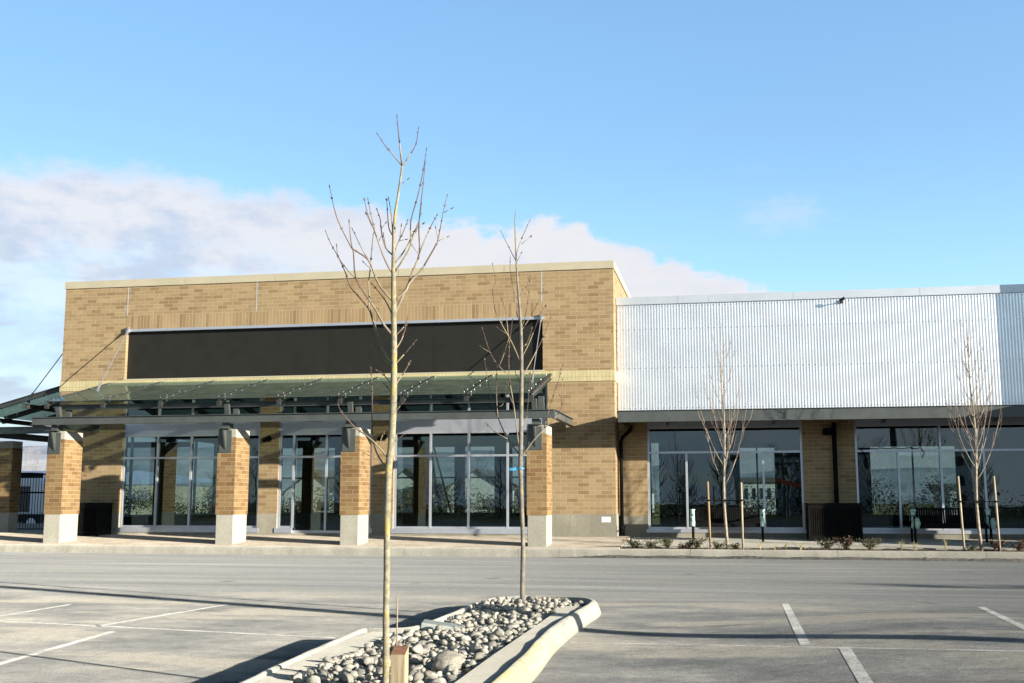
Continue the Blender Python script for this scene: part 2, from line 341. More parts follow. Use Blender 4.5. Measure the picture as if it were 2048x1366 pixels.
# asphalt: dusty, with tyre streaks along the aisle, sandy patches and coarse grain
def asphalt():
    m, t, p, g = base_mat('dusty_asphalt'); v = g.outputs['Position']
    s = t.new('ShaderNodeSeparateXYZ'); t.put(s.inputs[0], v)
    big = t.noise(t.mapv(v, (.22, .5, 1)), 1.3, 7, .62); streak = t.noise(t.mapv(v, (.09, 1.1, 1), rot=(0, 0, R(-1))), 1.3, 8, .68); mid = t.noise(t.mapv(v, (.7, 1.0, 1), (5, 3, 0)), 1.1, 8, .7)
    fine = t.noise(v, 60, 5, .8); fin2 = t.noise(v, 230, 2, .6); med = t.noise(v, 9, 5, .7)
    aisle = t.rng(s.outputs[1], 13.5, 16.5)
    base = t.ramp(streak, [(.30, (.142, .148, .150)), (.46, (.178, .184, .184)), (.58, (.212, .217, .213)), (.70, (.29, .293, .283))])
    lot = t.ramp(mid, [(.30, (.112, .117, .121)), (.44, (.158, .163, .165)), (.56, (.212, .214, .209)), (.70, (.31, .304, .282))])
    left = t.rng(s.outputs[0], .5, -2.5)
    lot = t.mix(left, lot, t.mix(1, lot, (1.12, 1.10, 1.06), 'MULTIPLY'))
    c = t.mix(aisle, lot, base)
    sand = t.math('MULTIPLY', t.rng(big, .50, .60), t.math('SUBTRACT', 1, t.math('MULTIPLY', aisle, .85)))
    c = t.mix(t.math('MULTIPLY', sand, .75), c, (.325, .306, .264))
    wisp = t.math('MULTIPLY', t.rng(t.noise(t.mapv(v, (.16, 1.5, 1), (9, 4, 0)), 1.0, 6, .75), .60, .74), .5)
    c = t.mix(wisp, c, (.31, .30, .268))
    stain = t.new('ShaderNodeTexVoronoi'); t.put(stain.inputs['Vector'], t.mapv(v, (.55, .4, 1), (3, 8, 0))); stain.inputs['Scale'].default_value = 1.0
    c = t.mix(t.math('MULTIPLY', t.rng(t.math('ADD', stain.outputs['Distance'], t.math('MULTIPLY', med, .12)), .17, .09), .45), c, (.055, .054, .052))      # oil drips
    c = t.mix(1, c, t.ramp(med, [(.28, .82), (.72, 1.16)]), 'MULTIPLY')
    c = t.mix(1, c, t.ramp(fine, [(.34, .58), (.5, 1.0), (.66, 1.45)]), 'MULTIPLY')
    c = t.mix(1, c, t.ramp(fin2, [(.32, .66), (.68, 1.34)]), 'MULTIPLY')
    far = t.math('MAXIMUM', t.rng(s.outputs[1], 46, 50), t.rng(s.outputs[1], -24, -28))
    c = t.mix(far, c, t.mix(t.noise(v, .4, 5, .6), (.10, .10, .05), (.28, .24, .14)))
    df = t.new('ShaderNodeBsdfDiffuse'); df.inputs['Roughness'].default_value = 1.0; t.put(df.inputs[0], c)
    b = t.new('ShaderNodeBump'); b.inputs['Strength'].default_value = .5; b.inputs['Distance'].default_value = .006
    t.put(b.inputs['Height'], t.math('ADD', fine, t.math('MULTIPLY', fin2, .4))); t.put(df.inputs['Normal'], b.outputs[0])
    t.put(t.n['Material Output'].inputs[0], df.outputs[0]); return m
M['asphalt'] = asphalt()
def paintm():
    m, t, p, g = base_mat('road_paint'); v = g.outputs['Position']
    n = t.noise(v, 18, 5, .75); n2 = t.noise(v, 2.2, 4, .6)
    f = t.noise(v, 90, 3, .7)
    wear = t.rng(t.math('ADD', t.math('MULTIPLY', f, .6), t.math('ADD', t.math('MULTIPLY', n, .6), t.math('MULTIPLY', n2, .5))), .70, .98)
    df = t.new('ShaderNodeBsdfDiffuse'); df.inputs['Roughness'].default_value = 1; t.put(df.inputs[0], t.mix(wear, (.56, .555, .54), (.24, .238, .225)))
    b = t.new('ShaderNodeBump'); b.inputs['Strength'].default_value = .4; b.inputs['Distance'].default_value = .005; t.put(b.inputs['Height'], f); t.put(df.inputs['Normal'], b.outputs[0])
    t.put(t.n['Material Output'].inputs[0], df.outputs[0]); return m
M['paint'] = paintm()
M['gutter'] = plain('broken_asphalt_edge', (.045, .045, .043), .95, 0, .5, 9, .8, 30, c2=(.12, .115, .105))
def pavers():
    m, t, p, g = base_mat('block_pavers'); v = g.outputs['Position']
    br = t.new('ShaderNodeTexBrick'); t.put(br.inputs['Vector'], t.mapv(v, (1, 1, 1), (60, 5, 0), (0, 0, R(45)))); br.offset = .5
    for k, q in (('Color1', (0, 0, 0, 1)), ('Color2', (1, 1, 1, 1)), ('Mortar', (.5, .5, .5, 1)), ('Scale', 1), ('Mortar Size', .006), ('Brick Width', .22), ('Row Height', .11)): br.inputs[k].default_value = q
    c = t.ramp(br.outputs['Color'], [(0, (.25, .21, .165)), (.5, (.30, .262, .205)), (1, (.335, .30, .24))])
    c = t.mix(br.outputs['Fac'], c, (.19, .16, .125)); c = t.mix(t.rng(t.noise(v, 1.2, 5, .6), .45, .7), c, (.37, .325, .265))
    t.put(p.inputs['Base Color'], c); p.inputs['Roughness'].default_value = .9; p.inputs['Diffuse Roughness'].default_value = 1; return m
M['pavers'] = pavers()
def ikerb():
    m, t, p, g = base_mat('island_kerb'); v = g.outputs['Position']
    s = t.new('ShaderNodeSeparateXYZ'); t.put(s.inputs[0], v)
    n = t.noise(v, 2.2, 6, .7); f = t.noise(v, 40, 4, .7)
    c = t.mix(t.rng(n, .35, .7), (.30, .295, .26), (.40, .39, .34))
    ye = t.math('MULTIPLY', t.math('MULTIPLY', t.rng(s.outputs[0], -1.60, -1.48), t.rng(s.outputs[1], 11.2, 8.4)), t.rng(t.noise(t.mapv(v, (2, 1, 5)), 1.6, 6, .75), .30, .60))
    c = t.mix(t.math('MULTIPLY', ye, .75), c, (.46, .40, .15))       # worn yellow kerb paint
    scuff = t.rng(t.noise(t.mapv(v, (3, 1.2, 16), (1, 2, 0)), 2.2, 5, .75), .56, .70)
    c = t.mix(t.math('MULTIPLY', scuff, .5), c, (.15, .145, .13))
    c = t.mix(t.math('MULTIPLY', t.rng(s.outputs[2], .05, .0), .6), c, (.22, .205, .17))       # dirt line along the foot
    jt = t.math('ABSOLUTE', t.math('SUBTRACT', t.math('FRACT', t.math('MULTIPLY', t.math('ADD', s.outputs[1], .35), 1 / 2.4)), .5))
    c = t.mix(t.math('LESS_THAN', jt, .0022), c, (.08, .075, .065))                           # cast joints
    c = t.mix(1, c, t.ramp(f, [(.3, .80), (.7, 1.12)]), 'MULTIPLY')
    t.put(p.inputs['Base Color'], c); p.inputs['Roughness'].default_value = .85; p.inputs['Diffuse Roughness'].default_value = 1
    b = t.new('ShaderNodeBump'); b.inputs['Strength'].default_value = .5; b.inputs['Distance'].default_value = .005; t.put(b.inputs['Height'], f); t.put(p.inputs['Normal'], b.outputs[0]); return m
M['ikerb'] = ikerb()
def stone(name, a, b):
    m, t, p, g = base_mat(name); oi = t.new('ShaderNodeObjectInfo'); v = g.outputs['Position']
    r = t.math('FRACT', t.math('ADD', oi.outputs['Random'], t.noise(v, 9, 0)))
    c = t.mix(r, a, b); r2 = t.math('FRACT', t.math('MULTIPLY', r, 7.3)); c = t.mix(1, c, t.ramp(r2, [(0, (.82, .86, .92)), (.3, (1.05, 1, .94)), (.55, (.62, .63, .64)), (.75, (1.1, 1.08, 1.02)), (1, (.9, .82, .72))]), 'MULTIPLY'); c = t.mix(1, c, t.ramp(t.noise(v, 60, 4, .7), [(.3, .75), (.7, 1.15)]), 'MULTIPLY')
    t.put(p.inputs['Base Color'], c); p.inputs['Roughness'].default_value = .8; p.inputs['Specular IOR Level'].default_value = .3
    bb = t.new('ShaderNodeBump'); bb.inputs['Strength'].default_value = .3; bb.inputs['Distance'].default_value = .004; t.put(bb.inputs['Height'], t.noise(v, 80, 4, .6)); t.put(p.inputs['Normal'], bb.outputs[0]); return m
M['stone'] = stone('river_stone', (.20, .197, .18), (.47, .455, .40))
M['boulder'] = stone('pale_boulder', (.29, .28, .24), (.32, .30, .26))

# ------------------------------------------------------------------ ground
def ss(t): t = max(0, min(1, t)); return t * t * (3 - 2 * t)
def gz(x, y): return .17 * ss((x + 1.2) / 3.6) * ss((14.6 - y) / 3.4) * ss((y + 4) / 6)
def axis(a, b, st, far): 
    n = int(round((b - a) / st)); r = [a + i * st for i in range(n + 1)]
    return [-far, -far / 3, -90, -45] + [q for q in r] + [45, 90, far / 3, far]
xs = axis(-14, 14, .2, 1500); ys = axis(-5, 27, .2, 1500)
g = MB(); nx = len(xs)
g.v = [(x, y, gz(x, y)) for y in ys for x in xs]
g.f = [(j * nx + i, j * nx + i + 1, (j + 1) * nx + i + 1, (j + 1) * nx + i) for j in range(len(ys) - 1) for i in range(nx - 1)]; g.m = [0] * len(g.f)
struct(g.build('ground', M['asphalt'], smooth=True))
def onG(x, y):
    z = 0
    for _ in range(12): P = atZ(x, y, z); z = gz(P.x, P.y)
    return P
def line(a, b, wd):
    n = 60; L = [onG(a[0] + (b[0] - a[0]) * i / n, a[1] + (b[1] - a[1]) * i / n) for i in range(n + 1)]; m = MB()
    for i, q in enumerate(L):
        d = (L[min(i + 1, n)] - L[max(i - 1, 0)]); d.z = 0; d.normalize(); k = Vector((-d.y, d.x, 0)) * wd / 2
        for sg in (-1, 1):
            p = q + k * sg * (1 + .10 * mnoise.noise((i * .9, a[0], sg))); m.v.append((p.x, p.y, gz(p.x, p.y) + .0014))
    m.f = [(2 * i, 2 * i + 1, 2 * i + 3, 2 * i + 2)[::-1] for i in range(n)]; m.m = [0] * n
    return struct(m.build('stall_line', M['paint']))
for a, b, wd in (((-40, 1240), (670, 1276), .065), ((1140, 1285), (2300, 1307), .06), ((1570, 1207), (1611, 1290), .085), ((1688, 1294), (1765, 1420), .09), ((1962, 1214), (2250, 1352), .085), ((225, 1263), (-160, 1374), .075), ((185, 1254), (455, 1209), .07), ((-120, 1252), (140, 1209), .065)):
    line(a, b, wd)

# ------------------------------------------------------------------ kerb, pavement, planting bed
YK = 26.2; YB = 29.8; YM = 30.45
def kerb_seg(x0, x1):
    m = MB(); m.prism([(YK, -.1), (YK + .015, .12), (YK + .03, .165), (YK + .06, .19), (YK + .10, .2), (YK + .17, .2), (YK + .17, -.1)], 'x', x0, x1)
    return struct(m.build('kerb', M['kerb'], smooth=False))
kx = [-60, -38, -27, -21.6] + [-16.35, -12.95, -10.45, -7.6, -4.85, -3.9, -.9, 2.3, 5.4, 8.5, 14, 40]
for a, b in zip(kx, kx[1:]): kerb_seg(a + .004, b - .004)
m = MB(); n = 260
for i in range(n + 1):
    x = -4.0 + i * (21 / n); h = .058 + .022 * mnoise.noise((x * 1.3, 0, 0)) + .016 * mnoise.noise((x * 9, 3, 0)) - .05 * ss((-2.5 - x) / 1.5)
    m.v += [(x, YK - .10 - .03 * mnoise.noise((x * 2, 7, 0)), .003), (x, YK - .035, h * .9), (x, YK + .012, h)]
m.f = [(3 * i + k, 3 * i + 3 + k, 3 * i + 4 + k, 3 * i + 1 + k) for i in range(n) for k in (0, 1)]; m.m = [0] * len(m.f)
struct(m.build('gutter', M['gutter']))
YP0 = YK + .174
def pz(y): return .2 + (y - YP0) * .16 / 3.43
m = MB(); m.prism([(YP0, -.1), (YP0, .196), (YB + .3, pz(YB + .3)), (YB + .3, -.1)], 'x', -21.8, -2.55); struct(m.build('pavement', M['pavers']))
m = MB(); m.prism([(YB + .304, -.1), (YB + .304, pz(YB + .3)), (60, .36), (60, -.1)], 'x', -40, -19.104); m.prism([(YP0, -.1), (YP0, .196), (YB + .3, pz(YB + .3)), (YB + .3, -.1)], 'x', -60, -21.804)
struct(m.build('path', M['walk']))
BW = .95
def wz(y): return .225 + (y - YP0 - BW) * .115 / 3.1
m = MB()
xj = [-2.546, -.55, 1.5, 3.55, 5.6, 7.65, 9.7, 13]
for a, b in zip(xj, xj[1:]): m.prism([(YP0 + BW, -.1), (YP0 + BW, wz(YP0 + BW)), (YP0 + BW + 1.2, wz(YP0 + BW + 1.2)), (YP0 + BW + 1.2, -.1)], 'x', a + .004, b - .004)
for a, b in zip(xj, xj[1:]): m.prism([(YP0 + BW + 1.208, -.1), (YP0 + BW + 1.208, wz(YP0 + BW + 1.208)), (YM + .3, wz(YM + .3)), (YM + .3, -.1)], 'x', a + .004, b - .004)
struct(m.build('walkway', M['walk']))
def grid_sheet(x0, x1, y0, y1, st, zf, name, mt):
    nx = int((x1 - x0) / st) + 1; ny = int((y1 - y0) / st) + 1; m = MB()
    m.v = [(x0 + (x1 - x0) * i / nx, y0 + (y1 - y0) * j / ny, zf(x0 + (x1 - x0) * i / nx, y0 + (y1 - y0) * j / ny)) for j in range(ny + 1) for i in range(nx + 1)]
    m.f = [(j * (nx + 1) + i, j * (nx + 1) + i + 1, (j + 1) * (nx + 1) + i + 1, (j + 1) * (nx + 1) + i) for j in range(ny) for i in range(nx)]; m.m = [0] * len(m.f)
    return struct(m.build(name, mt, smooth=True))
grid_sheet(-2.5, 13, YP0 + .003, YP0 + BW - .003, .05, lambda x, y: .19 + .03 * mnoise.noise((x * 3, y * 3, 0)) + .02 * mnoise.noise((x * 14, y * 14, 4)), 'planting_bed', M['mulch'])

# ------------------------------------------------------------------ brick shop
X0, X1 = -19.1, -2.92
Z0, ZB = .30, .95
OP = [(-17.05, -12.87), (-12.30, -9.60), (-8.97, -4.72)]
ZT = 4.40
shop = thing('brick_shop', 'long tan brick shop with black sign band and cream coping above storefront glass', 'shop', (X0, YB, Z0))
def part(mb, name, mat, par, **k): return mb.build(name, mat, par, **k)
us = sorted([X0, X1] + [q for o in OP for q in o] + [-17.09, -4.84]); zs = [ZB, ZT, 4.45, 4.745, 4.75, 6.16, 7.49]
def solid(x, z):
    if 4.75 < z < 6.16 and -17.09 < x < -4.84: return False
    return not (z < ZT and any(a < x < b for a, b in OP))
b = MB(); b.cells(us, zs, solid, YB, YB + .3)
YBK = 44.0
bop = [(-18.3, -15.6), (-15.0, -12.3), (-11.7, -9.0), (-8.4, -5.7), (-5.2, -3.6)]
b.cells(sorted([X0, X1] + [q for o in bop for q in o]), [Z0 + .1, .8, 3.5, 7.49], lambda x, z: not (.8 < z < 3.5 and any(p < x < q for p, q in bop)), YBK - .3, YBK)
lop = [(32.0, 35.5), (36.5, 40.0)]
b.cells(sorted([YB + .3, YBK - .3] + [q for o in lop for q in o]), [Z0 + .1, .8, 3.5, 7.49], lambda y, z: not (.8 < z < 3.5 and any(p < y < q for p, q in lop)), X0 + .3, X0, 'x')
b.cells([YB + .3, YBK - .3], [Z0 + .1, 7.49], lambda y, z: True, X1, X1 - .3, 'x')
part(b, 'brick_wall', M['brick'], shop)
b = MB(); b.cells(sorted([X0 - .012, X1 + .012] + [q for o in OP for q in o]), [Z0 - .1, .42, ZB - .002], lambda x, z: z < .42 or not any(p < x < q for p, q in OP), YB - .015, YB + .28); part(b, 'concrete_base', M['conc'], shop)
b = MB(); b.box(X1 + .001, X1 + .012, YB + .29, YM + .2, Z0 - .1, ZB - .002); part(b, 'base_return', M['conc'], shop)
for i, (a, c) in enumerate(zip([X0 - .03, -17.55, -15.3, -12.55, -8.9, -5.9], [-17.55, -15.3, -12.55, -8.9, -5.9, X1 + .03])):
    b = MB(); b.box(a + .004, c - .004, YB - .035, YB + .34, 7.49, 7.70); part(b, 'coping', M['coping'], shop)
b = MB(); b.box(X0 - .03, X0 + .34, YB + .344, YBK, 7.49, 7.70); b.box(X1 - .34, X1 + .03, YB + .344, YBK, 7.49, 7.70); b.box(X0 + .344, X1 - .344, YBK - .34, YBK, 7.49, 7.7); part(b, 'coping', M['coping'], shop)
b = MB(); b.box(-17.09, -4.84, YB - .004, YB + .03, 6.23, 6.63); part(b, 'soldier_course', M['soldier'], shop)
b = MB(); b.box(X0 - .02, X1 + .02, YB - .022, YB + .02, 4.452, 4.742); b.box(X1 - .02, X1 + .02, YB + .021, YM + .1, 4.452, 4.742); part(b, 'accent_band', M['yellow'], shop)
b = MB(); b.box(-17.12, -4.80, YB - .03, YB + .02, 6.155, 6.225); part(b, 'sign_flashing', M['spandrel'], shop)
b = MB(); b.box(-17.12, -4.80, YB - .03, YB + .16, 4.743, 4.775); part(b, 'sign_sill', M['coping'], shop)
b = MB(); b.box(-17.088, -4.842, YB + .13, YB + .2, 4.776, 6.158)
for q in (-14.0, -10.95, -7.9): b.box(q, q + .006, YB + .126, YB + .1295, 4.78, 6.155)
part(b, 'sign_board', M['sign'], shop)
b = MB(); b.box(-4.9, -4.845, YB + .02, YB + .128, 4.78, 6.155); part(b, 'sign_reveal', M['black'], shop)
for q in (-17.09, -13.1, -4.87):
    b = MB(); b.box(q - .012, q + .012, YB - .003, YB + .01, 6.635, 7.488); part(b, 'control_joint', M['flash'], shop)
b = MB(); b.box(X0 + .35, X1 - .35, YB + .35, YBK - .35, 7.0, 7.2); part(b, 'roof', M['roof'], shop)
b = MB(); b.box(X0 + .3, X1 - .3, YB + .3, YBK - .3, .2, .41); part(b, 'interior_floor', M['ifloor'], shop)
b = MB(); b.box(X0 + .301, X1 - .301, YB + .32, YBK - .301, 4.42, 4.5)
for q in (33.5, 37, 40.5): b.box(X0 + .31, X1 - .31, q, q + .2, 4.1, 4.415)
part(b, 'interior_ceiling', M['inner'], shop)
for q in (-14.2, -8.9, -6.55):
    b = MB(); b.box(q, q + .3, 36.5, 36.8, .412, 4.415); part(b, 'interior_column', M['inner'], shop)
def window(par, xa, xb, YF, zs_, mull, sill_z, top, head_z, full=(), door=None, sp=True, uppers=None, bottom=None):
    """aluminium storefront: frame mesh (part) with glass, spandrel and sill below it"""
    zsill, ztr, zhd = zs_
    fw = .055; d0, d1 = YF, YF + .11
    f = MB()
    zb = zsill
    f.box(xa, xa + fw, d0, d1, zb, top); f.box(xb - fw, xb, d0, d1, zb, top)
    f.box(xa + fw, xb - fw, d0 + .003, d1, zhd, zhd + fw)
    if not uppers: uppers = mull
    f.box(xa + fw, xb - fw, d0 + .003, d1, ztr - fw / 2, ztr + fw / 2)
    segs = [(xa + fw, xb - fw)]
    if door:
        segs = [(xa + fw, door[0] - fw / 2), (door[1] + fw / 2, xb - fw)]
    for p, q in segs: f.box(p, q, d0 + .003, d1, zb, zb + fw)
    for x in mull:
        z_ = bottom if (door and door[0] - .01 <= x <= door[1] + .01) else zb
        f.box(x - fw / 2, x + fw / 2, d0 - .006, d1 - .004, z_, ztr - fw / 2)
    for x in uppers: f.box(x - fw / 2, x + fw / 2, d0 - .006, d1 - .004, ztr + fw / 2, zhd)
    if door:
        for p, q in ((door[0] + fw / 2, (door[0] + door[1]) / 2), ((door[0] + door[1]) / 2, door[1] - fw / 2)): f.box(p, q, d0, d1 - .01, bottom, bottom + .09)
        f.box(door[0], door[1], d0 - .01, d1, bottom - .03, bottom)
    if top > zhd + fw + .05 and sp:
        zsp = head_z
        f.box(xa + fw, xb - fw, d0 + .003, d1, zsp, zsp + fw); f.box(xa + fw, xb - fw, d0 + .003, d1, top - fw, top)
        for x in uppers: f.box(x - fw / 2, x + fw / 2, d0 - .006, d1 - .004, zsp + fw, top - fw)
    o = f.build('window', M['alum'], par)
    random.seed(int(abs(xa) * 100))
    def pane(p, q, z0, z1):
        cx, cz = (p + q) / 2, (z0 + z1) / 2
        Mx = Matrix.Translation((cx, d0 + .055, cz)) @ Matrix.Rotation(R(random.uniform(-.22, .22)), 4, 'Z') @ Matrix.Rotation(R(random.uniform(-.12, .12)), 4, 'X')
        gl = MB(); gl.box(-(q - p) / 2, (q - p) / 2, -.004, .004, -(z1 - z0) / 2, (z1 - z0) / 2, 0, Mx); gl.build('pane', M['glass'], o)
    e = [xa + fw] + [t_ for x in sorted(mull) for t_ in (x - fw / 2, x + fw / 2)] + [xb - fw]
    for p, q in zip(e[::2], e[1::2]):
        z_ = zb + fw
        if door and door[0] < (p + q) / 2 < door[1]: z_ = bottom + .09
        pane(p, q, z_, ztr - fw / 2)
    e = [xa + fw] + [t_ for x in sorted(uppers) for t_ in (x - fw / 2, x + fw / 2)] + [xb - fw]
    for p, q in zip(e[::2], e[1::2]):
        pane(p, q, ztr + fw / 2, zhd)
        if sp and top > zhd + fw + .05: pane(p, q, head_z + fw, top - fw)
    if sp and top > zhd + fw + .05:
        s_ = MB(); s_.box(xa + fw, xb - fw, d0 + .012, d1 - .02, zhd + fw, head_z); s_.build('spandrel_panel', M['spandrel'], o)
    for p, q in segs: s_ = MB(); s_.box(p - fw - .05, q + fw + (.05 if q > xb - .3 else 0), d0 - .10, d0 + .09, sill_z, zb - .002); s_.build('sill', M['alum'], o)
    return o
YF = YB + .06
window(shop, OP[0][0], OP[0][1], YF, (.555, 2.505, 3.11), [-15.98, -14.95, -13.91], .425, ZT, 3.56)
window(shop, OP[1][0], OP[1][1], YF, (.555, 2.505, 3.11), [-11.88, -10.92, -9.97], .425, ZT, 3.56, door=(-11.88, -9.97), bottom=.40)
window(shop, OP[2][0], OP[2][1], YF, (.555, 2.505, 3.11), [-7.95, -6.89, -5.82], .425, ZT, 3.56)
for (p, q) in bop:
    f = MB()
    for x in (p, (p + q) / 2 - .03, q - .06): f.box(x, x + .06, YBK - .2, YBK - .12, .8, 3.5)
    for z in (.8, 2.2, 3.44): f.box(p + .06, (p + q) / 2 - .03, YBK - .195, YBK - .125, z, z + .06); f.box((p + q) / 2 + .03, q - .06, YBK - .195, YBK - .125, z, z + .06)
    f.build('rear_window', M['alum'], shop)
for (p, q) in lop:
    f = MB()
    for y in (p, (p + q) / 2 - .03, q - .06): f.box(X0 + .1, X0 + .18, y, y + .06, .8, 3.5)
    for z in (.8, 3.44): f.box(X0 + .105, X0 + .175, p + .06, q - .06, z, z + .06)
    f.build('side_window', M['alum'], shop)
b = MB(); b.box(-3.30, -3.06, YB - .019, YB - .0152, .74, .88); part(b, 'notice_plate', M['white'], shop)

# ------------------------------------------------------------------ pillars
def pillar(x, y, w_, d_, label, rot=False):
    t = thing('brick_pillar', label, 'pillar', (x, y, .2), 'brick pillars carrying the glass canopies')
    b = MB(); b.box(x, x + w_, y, y + d_, .15, .948); b.build('concrete_plinth', M['pconc'], t, bevel=.012)
    b = MB(); b.box(x - .012, x + w_ + .012, y - .012, y + d_ + .012, .95, 2.88); b.build('brick_shaft', M['pbrick'], t)
    b = MB(); b.box(x - .008, x + w_ + .008, y - .008, y + d_ + .008, 2.882, 3.09); b.build('concrete_cap', M['pconc'], t, bevel=.01)
    if not rot:
        cx = x + w_ * .42
        b = MB(); b.box(cx - .165, cx + .165, y - .03, y - .0125, 2.5, 3.06)
        b.prism([(y - .031, 3.06), (y - .22, 3.06), (y - .031, 2.56)], 'x', cx - .008, cx + .03)
        b.box(cx - .165, cx + .165, y - .24, y + .45, 3.092, 3.11)
        b.box(cx - .06, cx + .12, y - .12, y + .16, 3.111, 3.24)
        b.build('bracket', M['steel'], t)
    return t
px = [(-17.44, 'leftmost brick pillar, at the shop corner beside the black bin'), (-12.68, 'second brick pillar from the left, in front of the first storefront'), (-9.41, 'third brick pillar from the left, in front of the door'), (-4.74, 'rightmost brick pillar, under the end of the glass canopy')]
for x, lb in px: pillar(x, 26.8, .46, .83, lb)
pillar(-22.04, 30.75, .86, .46, 'shaded brick pillar at the left picture edge beyond the shop corner', True)

# ------------------------------------------------------------------ glass canopies
def ibeam(m, a, b, wf, h, t=.014, mi=0):
    a = Vector(a); b = Vector(b); u = Vector((0, 0, 1)); d = (b - a).normalized(); sx = d.cross(u).normalized(); u = sx.cross(d).normalized()
    m.bar(a, b, t, h - 2 * t, mi); m.bar(a + u * (h / 2 - t / 2), b + u * (h / 2 - t / 2), wf, t, mi); m.bar(a - u * (h / 2 - t / 2), b - u * (h / 2 - t / 2), wf, t, mi)
def canopy(label, P, L, npan, bayp, flip=1, beam_over=(.3, .58), skip_last=False):
    """P(s, p, z): s along the wall, p out from it"""
    t = thing('glass_canopy', label, 'canopy', P(0, 0, 3.2), 'glass canopies on steel brackets')
    zi, zo, po = 4.66, 3.87, 3.08
    def zg(p): return zi + (zo - zi) * p / po
    st = L / npan
    b = MB(); ibeam(b, P(-beam_over[0], po + .12, 3.345), P(L + beam_over[1], po + .12, 3.345), .12, .20); b.build('front_beam', M['steel'], t)
    for s in (-beam_over[0] + .05, L + beam_over[1] - .01):
        b = MB(); ibeam(b, P(s, po + .05, 3.34), P(s, .06, 3.34), .12, .20); b.build('side_beam', M['steel'], t)
    for p in (2.72, 1.35):
        b = MB(); ibeam(b, P(.02, p, zg(p) - .23), P(L - .02, p, zg(p) - .23), .09, .13); b.build('purlin', M['dsteel'], t)
    b = MB(); b.bar(P(0, .03, zg(0) - .06), P(L, .03, zg(0) - .06), .05, .07); b.build('wall_rail', M['dsteel'], t)
    for i in range(npan + 1):
        s = i * st
        b = MB(); ibeam(b, P(s, .06, zg(.06) - .066), P(s, po - .05, zg(po - .05) - .066), .085, .12)
        b.bar(P(s, .04, zg(.04) + .022), P(s, po - .02, zg(po) + .022), .075, .012); b.bar(P(s, po - .05, zg(po) - .12), P(s, po + .012, zg(po) - .13), .10, .13); b.build('rafter', M['dsteel'], t)
    for i in range(npan):
        b = MB(); a, c = i * st + .018, (i + 1) * st - .018
        vs = [P(a, 0.02, zg(.02)), P(c, .02, zg(.02)), P(c, po, zg(po)), P(a, po, zg(po))]
        vs += [(v[0], v[1], v[2] + .014) for v in vs]
        b.add(vs, [(0, 1, 2, 3), (7, 6, 5, 4), (0, 4, 5, 1), (1, 5, 6, 2), (2, 6, 7, 3), (3, 7, 4, 0)])
        for s in (a + .07, c - .07):
            for p in (.25, 1.1, 1.9, 2.55, 2.9):
                q = Vector(P(s, p, zg(p) + .014)); b.tube([q - Vector((0, 0, .09)), q + Vector((0, 0, .018))], .0085, 6, 1)
        b.build('glass_pane', [M['cglass'], M['chrome']], t)
    for s in bayp:
        b = MB(); b.bar(P(s, po - .20, 3.44), P(s, po - .12, zg(po) - .14), .12, .09, up=(0, 1, 0)); b.bar(P(s + .12, po - .45, 3.42), P(s + .12, po - .42, zg(po) - .05), .14, .09, up=(0, 1, 0)); b.build('strut', M['steel'], t)
    for s in (.5, L - .25):
        b = MB(); e = Vector(P(s, 1.5, zg(1.5) + .06)); w0 = Vector(P(s - (.25 if s < 1 else -.25) * 0, .05, 6.2))
        b.tube([w0, e], .014, 6); d = (w0 - e).normalized(); b.tube([e, e + d * .22], .03, 6); b.tube([w0 - d * .2, w0], .03, 6)
        b.bar(w0 + Vector((0, 0, -.09)), w0 + Vector((0, 0, .09)), .05, .08, up=(0, 1, 0)); b.bar(e, e - Vector((0, 0, .12)), .05, .09, up=(0, 1, 0)); b.build('tie_rod', M['rod'], t)
    return t
canopy('long glass canopy along the shop front on four brick pillars', lambda s, p, z: (-17.5 + s, YB - .02 - p, z), 12.88, 8, (.27, 5.0, 8.28, 12.93))
canopy('short glass canopy round the left side of the brick shop', lambda s, p, z: (X0 - .02 - p, 30.05 + s, z), 8.0, 5, (.3, 5.5), beam_over=(.3, .2))

# ------------------------------------------------------------------ metal clad shop
ms = thing('metal_clad_shop', 'white corrugated metal shop front above brick piers and wide windows', 'shop', (X1, YM, .3))
XR = 9.0; ZC0, ZC1 = 3.70, 6.59
b = MB(); pit = .0762; k = 10; n = int((XR - X1 - .02) / pit * k)
for i in range(n + 1):
    x = X1 + .02 + i * pit / k; y = YM - .012 + .0029 * math.cos(2 * math.pi * i / k); b.v += [(x, y, ZC0), (x, y, ZC1)]
b.f = [(2 * i, 2 * i + 2, 2 * i + 3, 2 * i + 1) for i in range(n)]; b.m = [0] * n
cm = b.build('corrugated_cladding', M['corr'], ms, smooth=True)
b = MB()
for z in (3.76, 4.84, 5.90, 6.52):
    for i in range(int((XR - X1) / (2 * pit))):
        x = X1 + .02 + pit * (2 * i + .5); b.tube([(x, YM - .02, z), (x, YM - .032, z)], .010, 6)
tag(b.build('screw_heads', M['screw'], ms), kind='stuff')
for a, c in zip([X1 + .012, -1.25, -.42, 1.8, 5.0, XR - 1.2], [-1.25, -.42, 1.8, 5.0, XR - 1.2, XR]):
    b = MB(); b.box(a + .003, c - .003, YM - .06, YM + .3, 6.58, 6.79); b.build('parapet_flashing', M['flash'], ms)
WO = [(-2.13, 1.90), (3.22, 7.44)]
b = MB(); b.cells(sorted([X1 + .013, XR] + [q for o in WO for q in o]), [.9, 3.45, 3.68], lambda x, z: z > 3.45 or not any(p < x < q for p, q in WO), YM, YM + .3)
mop = [(.35, 1.75), (5.1, 8.2)]
b.build('brick_wall', M['brick'], ms); b = MB()
b.cells(sorted([X1 + .3, XR] + [q for o in mop for q in o]), [.4, .8, 3.3, 6.5], lambda x, z: not (.8 < z < 3.3 and any(p < x < q for p, q in mop)), YBK - .3, YBK)
b.build('rear_wall', M['inner'], ms)
